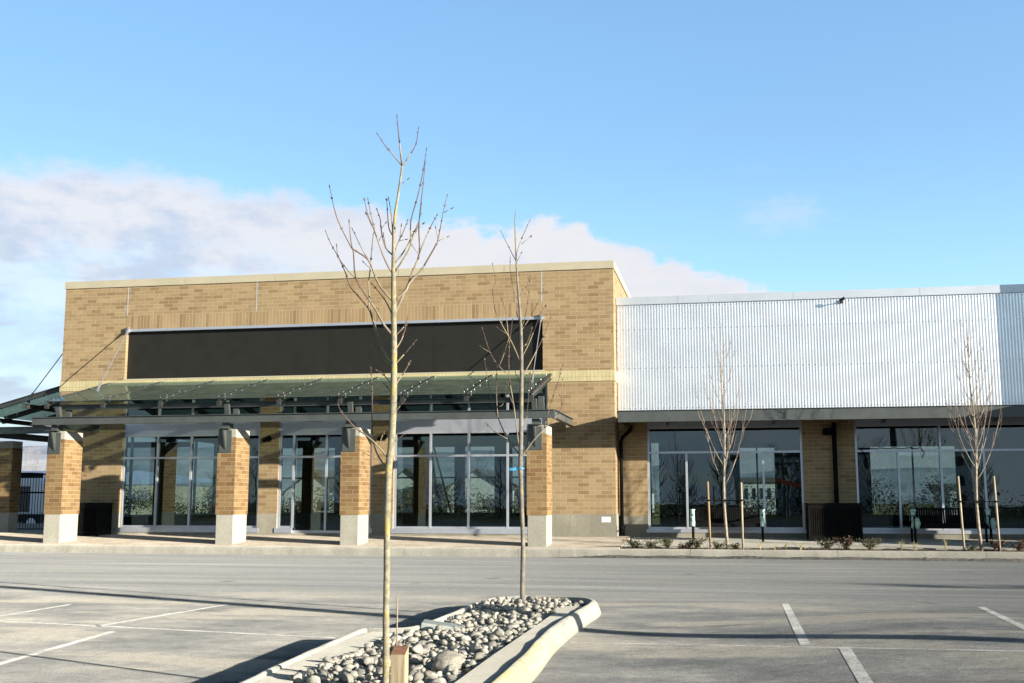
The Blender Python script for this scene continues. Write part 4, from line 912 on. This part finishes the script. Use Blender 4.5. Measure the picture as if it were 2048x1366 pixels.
# concrete strips inside the kerb
def strip(left, right, z, name):
    m = MB(); n = len(left)
    for a, c in zip(left, right): m.v += [(a[0], a[1], z), (c[0], c[1], z), (a[0], a[1], z - .12), (c[0], c[1], z - .12)]
    for i in range(n - 1): a = 4 * i; e = a + 4; m.f += [(a, a + 1, e + 1, e), (a + 1, a + 3, e + 3, e + 1), (a, e, e + 2, a + 2)]
    m.f += [(4 * (n - 1), 4 * (n - 1) + 1, 4 * (n - 1) + 3, 4 * (n - 1) + 2), (0, 2, 3, 1)]; m.m = [0] * len(m.f)
    return struct(m.build(name, M['walk']))
ysr = [3.0, 5, 7.0, 8.4, 9.6, 10.6, 11.7, 12.5]; kxr = [-1.30, -1.32, -1.36, -1.40, -1.465, -1.48, -1.47, -1.44]
strip([(-1.72 if y < 7.5 else -1.74 - .012 * (y - 7.5), y) for y in ysr], [(x - .122, y) for x, y in zip(kxr, ysr)], .133, 'concrete_strip')
ysl = [3.0, 5.2, 6.8, 8.0, 9.2, 9.74]; kxl = [-2.98, -3.02, -3.10, -3.20, -3.28, -3.22]
strip([(x + .123, y) for x, y in zip(kxl, ysl)], [(-2.69, 3), (-2.70, 5.2), (-2.735, 6.8), (-2.80, 8.0), (-2.875, 9.2), (-2.90, 9.74)], .131, 'concrete_strip')
def bedz(x, y):
    e = .085 + .03 * mnoise.noise((x * 3, y * 3, 0)); e += .05 * math.exp(-((x + 2.3) ** 2 + (y - 12.5) ** 2) / .5); return e
grid_sheet(-3.15, -1.60, 3.0, 13.5, .05, lambda x, y: bedz(x, y) - (.3 if (y > 9.75 and x < -2.74) or (y > 13.0 and (x > -1.68 or x < -2.6)) else 0) - (.15 if y < 6.95 - 0 and False else 0), 'island_soil', M['soil'])

def rock_mesh(name, seed, sub, squash):
    import bmesh
    rs = random.Random(seed); planes = [(Vector((rs.uniform(-1, 1), rs.uniform(-1, 1), rs.uniform(-.7, 1))).normalized(), rs.uniform(.62, .9)) for _ in range(7)]
    bm = bmesh.new(); bmesh.ops.create_icosphere(bm, subdivisions=sub, radius=1)
    for v in bm.verts:
        d = v.co.copy(); f = 1 + .22 * mnoise.noise(d * .9 + Vector((seed * 3.1, 0, 0))) + .08 * mnoise.noise(d * 2.3 + Vector((seed, 5, 0)))
        q = d * f
        for pn, pd in planes:
            k = q.dot(pn) - pd
            if k > 0: q -= pn * k * .85
        v.co = Vector((q.x * squash[0], q.y * squash[1], q.z * squash[2]))
    me = bpy.data.meshes.new(name); bm.to_mesh(me); bm.free()
    for p in me.polygons: p.use_smooth = True
    me.materials.append(M['stone']); return me
random.seed(99)
VAR = [rock_mesh('stone', i, 3, (random.uniform(.95, 1.35), random.uniform(.75, 1.0), random.uniform(.5, .8))) for i in range(10)]
def in_bed(x, y):
    if y < 6.2: return False
    if x > -1.76 - (.01 * (y - 7.5) if y > 7.5 else 0): return y > 12.55 and x > -1.76 and x < -1.68 and y < 13.1
    lim = -2.68 + (-.07) * (y - 6.2) / 1.0 * .42 if y < 9.74 else -2.68
    if y < 9.74: lim = -2.70 - .2 * (y - 5.2) / 4.5
    elif y < 12.9: lim = -2.69
    else: lim = -2.56
    if x < lim: return False
    if y > 13.1 and not (-2.45 < x < -1.85): return False
    if y > 13.4: return False
    if y < 7.25 and -2.30 < x < -1.68 and (x + 1.95) ** 2 / .09 + (y - 6.75) ** 2 / .12 < 1: return False     # bare soil by the post
    return True
cand = []
boul = atZ(893, 1333, .12)
tries = 0
cells = {}
def free(x, y, r):
    cx, cy = int(x / .12), int(y / .12)
    for i in (-1, 0, 1):
        for j in (-1, 0, 1):
            for (a, b_, c) in cells.get((cx + i, cy + j), ()):
                if (a - x) ** 2 + (b_ - y) ** 2 < ((r + c) * .72) ** 2: return False
    return True
sizes = [.062] * 26 + [.050] * 120 + [.040] * 700 + [.030] * 3600 + [.022] * 9000 + [.015] * 15000
if True:
    for s in sizes:
        y = 6.2 + 7.2 * random.random(); x = random.uniform(-3.0, -1.66); r = s * random.uniform(.85, 1.15)
        if not in_bed(x, y) or math.hypot(x - boul.x, y - boul.y) < .13 + r * .6: continue
        if not free(x, y, r): continue
        cells.setdefault((int(x / .12), int(y / .12)), []).append((x, y, r)); cand.append((x, y, r))
# second scatter of stones lying on top of the first layer
top = []
for _ in range(420):
    y = 6.3 + 7.0 * random.random(); x = random.uniform(-2.95, -1.8)
    if in_bed(x, y) and math.hypot(x - boul.x, y - boul.y) > .2: top.append((x, y, random.choice((.03, .024, .045, .03, .036))))
allr = [(x, y, r, 0) for x, y, r in cand] + [(x, y, r, 1) for x, y, r in top]
allr.sort(key=lambda q: -q[2] / (q[1]))
def rot_(): return (random.uniform(-.5, .5), random.uniform(-.5, .5), random.uniform(0, 6.28))
for x, y, r, lv in allr[:300]:
    o = bpy.data.objects.new('river_stone', random.choice(VAR)); col.objects.link(o); s = r * random.uniform(.92, 1.12)
    o.location = (x, y, bedz(x, y) + r * .35 + lv * .04); o.rotation_euler = rot_(); o.scale = (s, s, s)
    tag(o, 'rounded grey river stone among the cobbles on the parking island', 'stone', 'river stones on the parking island')
LO = [rock_mesh('pebble', i + 40, 2, (random.uniform(.95, 1.35), random.uniform(.75, 1.0), random.uniform(.5, .8))) for i in range(6)]
LV = [([v.co.copy() for v in me.vertices], [tuple(p.vertices) for p in me.polygons]) for me in LO]
m = MB()
from mathutils import Euler
for x, y, r, lv in allr[300:]:
    vs, fs = random.choice(LV); E_ = Euler(rot_()).to_matrix(); c = Vector((x, y, bedz(x, y) + r * .35 + lv * .035)); m.add([E_ @ v * r + c for v in vs], fs)
tag(m.build('pebbles', M['stone'], smooth=True), 'smaller grey pebbles filling the parking island between the larger stones', 'pebbles', kind='stuff')
bm_ = rock_mesh('boulder', 77, 4, (1.15, .85, .85)); bm_.materials.clear(); bm_.materials.append(M['boulder'])
o = bpy.data.objects.new('boulder', bm_); col.objects.link(o); o.location = (boul.x, boul.y, .135); o.scale = (.105, .11, .10); o.rotation_euler = (.2, -.1, .4)
tag(o, 'largest pale boulder among the stones right of the wooden post', 'boulder')
p = atZ(888, 1248, .15); m = MB(); Mx = Matrix.Translation((p.x, p.y, .14)) @ Matrix.Rotation(R(8), 4, 'Y') @ Matrix.Rotation(R(10), 4, 'Z'); m.box(-.20, .16, -.13, .13, -.05, .012, 0, Mx)
tag(m.build('valve_box', M['lid'], origin=tuple(p), bevel=.008), 'flat grey valve box lid half buried in the stones', 'valve box')
# wooden post with slanted top, thin rod
pc = Vector((-1.985, 6.78)); hw = .0445
t = thing('wooden_post', 'short weathered square wooden post with slanted brown top', 'post', (pc.x, pc.y, .05))
Mz = Matrix.Translation((pc.x, pc.y, 0)) @ Matrix.Rotation(R(2), 4, 'Z')
m = MB(); za, zb_ = .345, .385
vs = [Mz @ Vector(q) for q in ((-hw, -hw, 0), (hw, -hw, 0), (hw, hw, 0), (-hw, hw, 0), (-hw, -hw, za), (hw, -hw, za), (hw, hw, zb_), (-hw, hw, zb_))]
m.add(vs, [(0, 3, 2, 1), (0, 1, 5, 4), (1, 2, 6, 5), (2, 3, 7, 6), (3, 0, 4, 7)]); m.build('shaft', M['wood'], t, bevel=.0015)
m = MB(); m.add([v + Vector((0, 0, .001)) for v in vs[4:]] + [v + Vector((0, 0, -.004)) for v in vs[4:]], [(0, 1, 2, 3)]); m.build('cut_top', M['woodtop'], t)
a = atY(795, 1191, 7.0); m = MB(); m.tube([(a.x, 7.0, .05), tuple(a)], .0045, 6)
tag(m.build('metal_rod', plain('rusty_rod', (.30, .22, .16), .6), origin=(a.x, 7.0, .05)), 'thin rusty metal rod upright just behind the wooden post', 'rod')

# ------------------------------------------------------------------ lamp posts beside the view that throw the long shadows
def lamp_post(x, y, h, r, label, head=True):
    t = thing('street_lamp', label, 'street lamp', (x, y, 0), 'car park lamp posts')
    m = MB(); m.tube([(x, y, -.2), (x, y, .8)], .30, 16); m.build('concrete_base', M['conc'], t, smooth=False)
    m = MB(); m.tube([(x, y, .8), (x, y, h)], [r, r * .7], 12); m.build('pole', M['dsteel'], t, smooth=True)
    m = MB(); m.box(x - .75, x + .75, y - .05, y + .05, h - .05, h + .03); m.box(x - 1.25, x - .6, y - .2, y + .2, h + .031, h + .16); m.box(x + .6, x + 1.25, y - .2, y + .2, h + .031, h + .16); m.build('lamp_heads', M['dsteel'], t)
lamp_post(7.4, 12.17 - math.tan(SUN_AZ) * (7.4 + 3.17), 9.5, .16, 'thick grey car park lamp post right of the view')
lamp_post(1.0 + 40 * math.cos(SUN_AZ), 19.5 - 40 * math.sin(SUN_AZ), 7.3, .13, 'far car park lamp post with twin heads to the right')

# ------------------------------------------------------------------ inside and behind the shops
t = thing('step_ladder', 'dark step ladder leaning inside the shop behind the glass', 'ladder', (-8.3, 31.5, .41))
P0, P1 = Vector((-8.60, 31.2, 3.2)), Vector((-8.15, 30.6, .41))
m = MB(); dv_ = Vector((.22, .1, 0))
m.bar(P0, P1, .035, .06); m.bar(P0 + dv_, P1 + dv_ * 1.5, .035, .06); m.build('rails', M['black'], t)
m = MB()
for i in range(1, 10): a = P0.lerp(P1, i / 10); m.bar(a, a + dv_ * (1 + .05 * i), .03, .03)
m.build('rungs', M['dsteel'], t)
m = MB(); m.bar(P0 + Vector((.05, .05, 0)), P1 + Vector((.35, .6, 0)), .03, .05); m.bar(P0 + Vector((.25, .1, 0)), P1 + Vector((.6, .65, 0)), .03, .05); m.build('rear_rails', M['wood'], t)

t = thing('metal_fence', 'black metal bar fence between the shop corner and the car park edge', 'fence', (-24, 34, .2))
YFN = 34.0; b = MB()
for z in (2.15, 1.55, .35): b.box(-40, -19.6, YFN, YFN + .04, z, z + .05)
b.build('rails', M['black'], t); b = MB()
for i in range(200): x = -39.95 + i * .102; b.box(x, x + .016, YFN + .012, YFN + .028, .28, 2.15)
tag(b.build('bars', M['black'], t), kind='stuff')
for x in (-39.9, -36, -33, -30, -27, -24.4, -21.55, -19.7): b = MB(); b.box(x, x + .09, YFN - .03, YFN + .06, .1, 2.35); b.build('fence_post', M['black'], t)

def wheel(par, x, y, z, r, w_=.22):
    o = MB().tube([(x, y - w_ / 2, z), (x, y + w_ / 2, z)], r, 20).build('wheel', M['rubber'], par, smooth=False)
    MB().tube([(x, y - w_ / 2 - .006, z), (x, y - w_ / 2 + .02, z)], r * .58, 16).build('rim', M['rvwhite'], o)
YR = 44.0; a = atY(-90, 1000, YR).x; c = atY(96, 1000, YR).x; zt = atY(50, 956, YR).z
t = thing('motorhome', 'white motorhome parked behind the fence left of the shop', 'motorhome', (a, YR, 0))
b = MB(); b.prism([(a, .75), (c - .3, .75), (c, 1.2), (c, zt - .55), (c - .5, zt), (a, zt)], 'y', YR, YR + 2.3); b.build('body', M['rvwhite'], t, bevel=.05)
b = MB(); b.box(c - 1.6, c - .85, YR - .02, YR - .001, .85, zt - .35); b.build('door', M['shingle'], t)
for x in (c - 2.9, a + .8): b = MB(); b.box(x, x + .75, YR - .02, YR - .001, 1.45, 2.05); b.build('window', M['darkglass'], t)
b = MB(); b.box(a + .05, c - 1.65, YR - .018, YR - .001, 1.2, 1.3); b.build('stripe', M['black'], t)
b = MB(); b.box(a + .1, c - .4, YR + .05, YR + 2.2, .42, .748); b.build('chassis', M['rubber'], t)
for x in (a + 1.2, c - 3.0, c - .75): wheel(t, x, YR + .12, .38, .38)
b = MB(); b.box(c - 1.9, c - 1.2, YR + .6, YR + 1.4, zt + .002, zt + .25); b.build('roof_vent', M['black'], t)

YH = 64.0; a = atY(-200, 940, YH).x; c = atY(130, 940, YH).x; zt = atY(50, 934, YH).z
t = thing('warehouse', 'low blue roofed warehouse behind the motorhome', 'warehouse', (a, YH, 0))
b = MB(); b.box(a, c, YH, YH + 20, -.1, zt - 1.0); b.build('wall', M['conc'], t)
b = MB(); b.prism([(YH - .5, zt - 1.05), (YH + 8, zt), (YH + 20.5, zt - .4), (YH + 20.5, zt - .6), (YH - .5, zt - 1.2)], 'x', a - .4, c + .4); b.build('roof', M['blue'], t)

for i, (px_, Yt, lab) in enumerate(((57, 78, 'small bare tree beyond the warehouse, left one in the gap'), (75, 84, 'small bare tree beyond the warehouse, right one in the gap'), (38, 90, 'faint bare tree farthest left beyond the warehouse'))):
    src = [o for o in bpy.data.objects if o.name.startswith('staked_tree') and o.parent is None][i % 2]
    c_ = copy_tree(src); c_.name = 'bare_tree'; q = atY(px_, 930, Yt); c_.location = (q.x, Yt, -.2); c_.scale = (1.25, 1.25, 1.2); c_['label'] = lab; c_['group'] = 'bare trees beyond the warehouse'

def leafmass(name, pts, n, sz, mat, label, cat=None):
    m = MB(); random.seed(len(name) + n)
    for _ in range(n):
        x, y, z, rx, ry, rz = random.choice(pts); a = random.uniform(0, 6.28); r = random.random() ** .45; e = random.uniform(-1, 1); h = math.sqrt(1 - e * e)
        leafq(m, Vector((x + rx * r * h * math.cos(a), y + ry * r * h * math.sin(a), max(.05, z + rz * r * e))), sz * random.uniform(.6, 1.4))
    return tag(m.build(name, mat), label, cat, kind='stuff')
random.seed(5)
leafmass('hedge', [(-46 + i * .8, 56 + random.uniform(-.6, .6), random.uniform(.5, 1.5), .9, .8, random.uniform(.7, 1.0)) for i in range(46)], 26000, .11, M['hedge'], 'rough sunlit hedge behind the shops seen through the windows')
leafmass('rear_wood', [(-3 + i * .9, 62 + random.uniform(-2, 2), random.uniform(.2, 1.6), 1.1, 1, random.uniform(.7, 1.5)) for i in range(64)], 42000, .12, M['dtree'], 'dark thicket behind the metal shop seen through its windows')
def house(x, y, wd, dp, zb, ze, zr, wall, label):
    t = thing('house', label, 'house', (x, y, zb), 'gabled houses beyond the hedge')
    b = MB(); b.box(x, x + wd, y, y + dp, zb, ze); b.prism([(x, ze), (x + wd, ze), (x + wd / 2, zr)], 'y', y, y + dp); b.build('wall', wall, t)
    b = MB(); k = .35
    for s in (0, 1):
        e = (x - k, ze - k * (zr - ze) / (wd / 2)) if not s else (x + wd + k, ze - k * (zr - ze) / (wd / 2)); r_ = (x + wd / 2, zr)
        pl = [(e[0], e[1] + .01), (r_[0], r_[1] + .01), (r_[0], r_[1] + .25), (e[0], e[1] + .25)]
        b.prism(pl if s else pl[::-1], 'y', y - .4, y + dp + .4)
    b.build('roof', M['shingle'], t)
    for i in range(2): b = MB(); q = x + wd * (.2 + .4 * i); b.box(q, q + wd * .2, y - .05, y - .002, (zb + ze) / 2, (zb + ze) / 2 + 1.2); b.build('window', M['darkglass'], t)
hx = [(-56, 'far left gabled house beyond the hedge'), (-45, 'white gabled house beyond the hedge, second from the left'), (-34.5, 'gabled house beyond the hedge behind the shop door'), (-26, 'gabled house beyond the hedge left of the slender tree'), (-17, 'rightmost gabled house beyond the hedge')]
for i, (x, lb) in enumerate(hx): house(x, 138 + (i % 2) * 5, 7.5, 9, -2, 2.4 + .3 * (i % 3), 5.2 + .3 * (i % 2), M['white'], lb)
def flats(x, y, wd, dp, zb, zt, nx_, nz_, label, rd=-1):
    t = thing('apartment_building', label, 'building', (x, y, zb), 'white apartment buildings')
    b = MB(); b.box(x, x + wd, y, y + dp, zb, zt); b.build('wall', M['white'], t)
    b = MB(); b.box(x - .4, x + wd + .4, y - .4, y + dp + .4, zt + .002, zt + .5); b.build('roof', M['shingle'], t)
    yy = (y - .06, y - .002) if rd < 0 else (y + dp + .002, y + dp + .06)
    for i in range(nx_):
        for j in range(nz_):
            q = x + wd * (i + .3) / nx_; z = zb + (zt - zb) * (j + .3) / nz_
            b = MB(); b.box(q, q + wd * .38 / nx_, *yy, z, z + (zt - zb) * .45 / nz_); b.build('window', M['darkglass'], t)
q = atY(1470, 965, 125); q2 = atY(1562, 965, 125); flats(q.x, 125, q2.x - q.x, 10, -4, q.z, 6, 3, 'white three storey apartment building seen through the left shop window')
q = atY(1900, 992, 110); flats(q.x, 110, 9, 8, -2.5, q.z + .6, 3, 1, 'low white building seen through the right shop window')
for q in ((-24.5, 50.5), (-19.6, 51), (-15.2, 50.5)):
    pass
m = MB(); n = 90; ridge = []
for i in range(n + 1):
    x = -1700 + 3400 * i / n; h = 40 + 45 * abs(mnoise.noise((x * .0016, 3, 0))) + 22 * abs(mnoise.noise((x * .006, 8, 0)))
    if x < -260: h += 26
    ridge.append((x, h))
for x, h in ridge: m.v += [(x, 1250, -5), (x, 1400, h * .6), (x + 20, 1600, h), (x, 1900, -5)]
for i in range(n):
    for j in range(3): a = 4 * i + j; m.f.append((a, a + 4, a + 5, a + 1)); m.m.append(0)
struct(m.build('hills', M['mount'], smooth=True))

# ------------------------------------------------------------------ behind the viewer: seen only as reflections in the glass
random.seed(8)
m = MB()
for i in range(150):
    x = -150 + i * 2.0 + random.uniform(-.8, .8); y = -60 + random.uniform(-9, 9); h = 5.2 + 3.2 * mnoise.noise((x * .04, 1, 0)) + random.uniform(-1.2, 2.6)
    m.tube([(x, y, -.1), (x + random.uniform(-.2, .2), y, h * .5), (x, y, h)], [.13, .07, .015], 4)
    for k in range(26):
        z = h * random.uniform(.12, .92); a = random.uniform(0, 6.28); L = (h - z) * .42 + .7; o = Vector((x, y, z))
        q = o + Vector((math.cos(a) * L * .5, math.sin(a) * L * .3, L * .55)); m.tube([o, q, q + Vector((math.cos(a) * L * .22, 0, L * .5))], [.035, .025, .010], 3, cap=False)
        for _ in range(3): e = o.lerp(q, random.uniform(.4, 1)); b_ = random.uniform(0, 6.28); m.tube([e, e + Vector((math.cos(b_) * .5, 0, .75)) * L * .5], [.02, .008], 3, cap=False)
for i in range(42000):
    x = random.uniform(-152, 152); leafq(m, Vector((x, -58 + random.uniform(-6, 3), abs(random.gauss(0, 1.0 + .5 * mnoise.noise((x * .15, 0, 3)))))), random.uniform(.12, .3))
tag(m.build('far_wood', M['dtree']), 'dark bare wood across the road behind the viewer', kind='stuff')
def mir(x, y, Yd): return atY(x, y, 2 * 30.57 + Yd)
for px_, py_, Yd, lb in ((1562, 912, 34, 'wooden utility pole with two crossarms reflected in the left shop window'), (1700, 930, 52, 'farther wooden utility pole across the road')):
    q = mir(px_, py_, Yd); t = thing('utility_pole', lb, 'utility pole', (q.x, -Yd, 0), 'utility poles across the road')
    b = MB(); b.tube([(q.x, -Yd, 0), (q.x, -Yd, q.z + .4)], [.16, .11], 10); b.build('pole', M['dbark'], t)
    b = MB(); b.box(q.x - .9, q.x + .9, -Yd - .17, -Yd - .07, q.z - .06, q.z + .06); b.box(q.x - .7, q.x + .7, -Yd - .17, -Yd - .07, q.z - .75, q.z - .63); b.build('crossarm', M['dbark'], t)
    b = MB(); b.tube([(q.x + .3, -Yd + .1, q.z - 1.5), (q.x + .3, -Yd + .1, q.z - .9)], .2, 12); b.build('transformer', M['dsteel'], t)
q0, q1 = mir(1546, 962, 22), mir(1612, 974, 22); q0.y = q1.y = -22
t = thing('boom_lift', 'orange boom lift parked across the car park, reflected in the shop window', 'boom lift', (q1.x, -22, 0), None)
b = MB(); b.bar(q0, q1, .28, .30); b.build('boom', M['orange'], t)
b = MB(); b.box(q1.x - .3, q1.x + 2.0, -23, -21.2, .65, 1.35); b.build('body', M['orange'], t, bevel=.05)
b = MB(); b.bar(q1, (q1.x + 1.6, -22, 1.36), .3, .3); b.build('boom_arm', M['orange'], t)
b = MB(); b.box(q0.x - .9, q0.x - .05, -22.4, -21.6, q0.z - .5, q0.z - .42); b.box(q0.x - .9, q0.x - .05, -22.4, -22.36, q0.z - .41, q0.z + .5); b.build('basket', M['dsteel'], t)
for x in (q1.x, q1.x + 1.7): wheel(t, x, -21.25, .4, .4); wheel(t, x, -22.95, .4, .4)
q = mir(1470, 985, 75); flats(q.x, -83, 26, 8, 0, 6.5, 9, 3, 'long white apartment building across the road behind the viewer', 1)
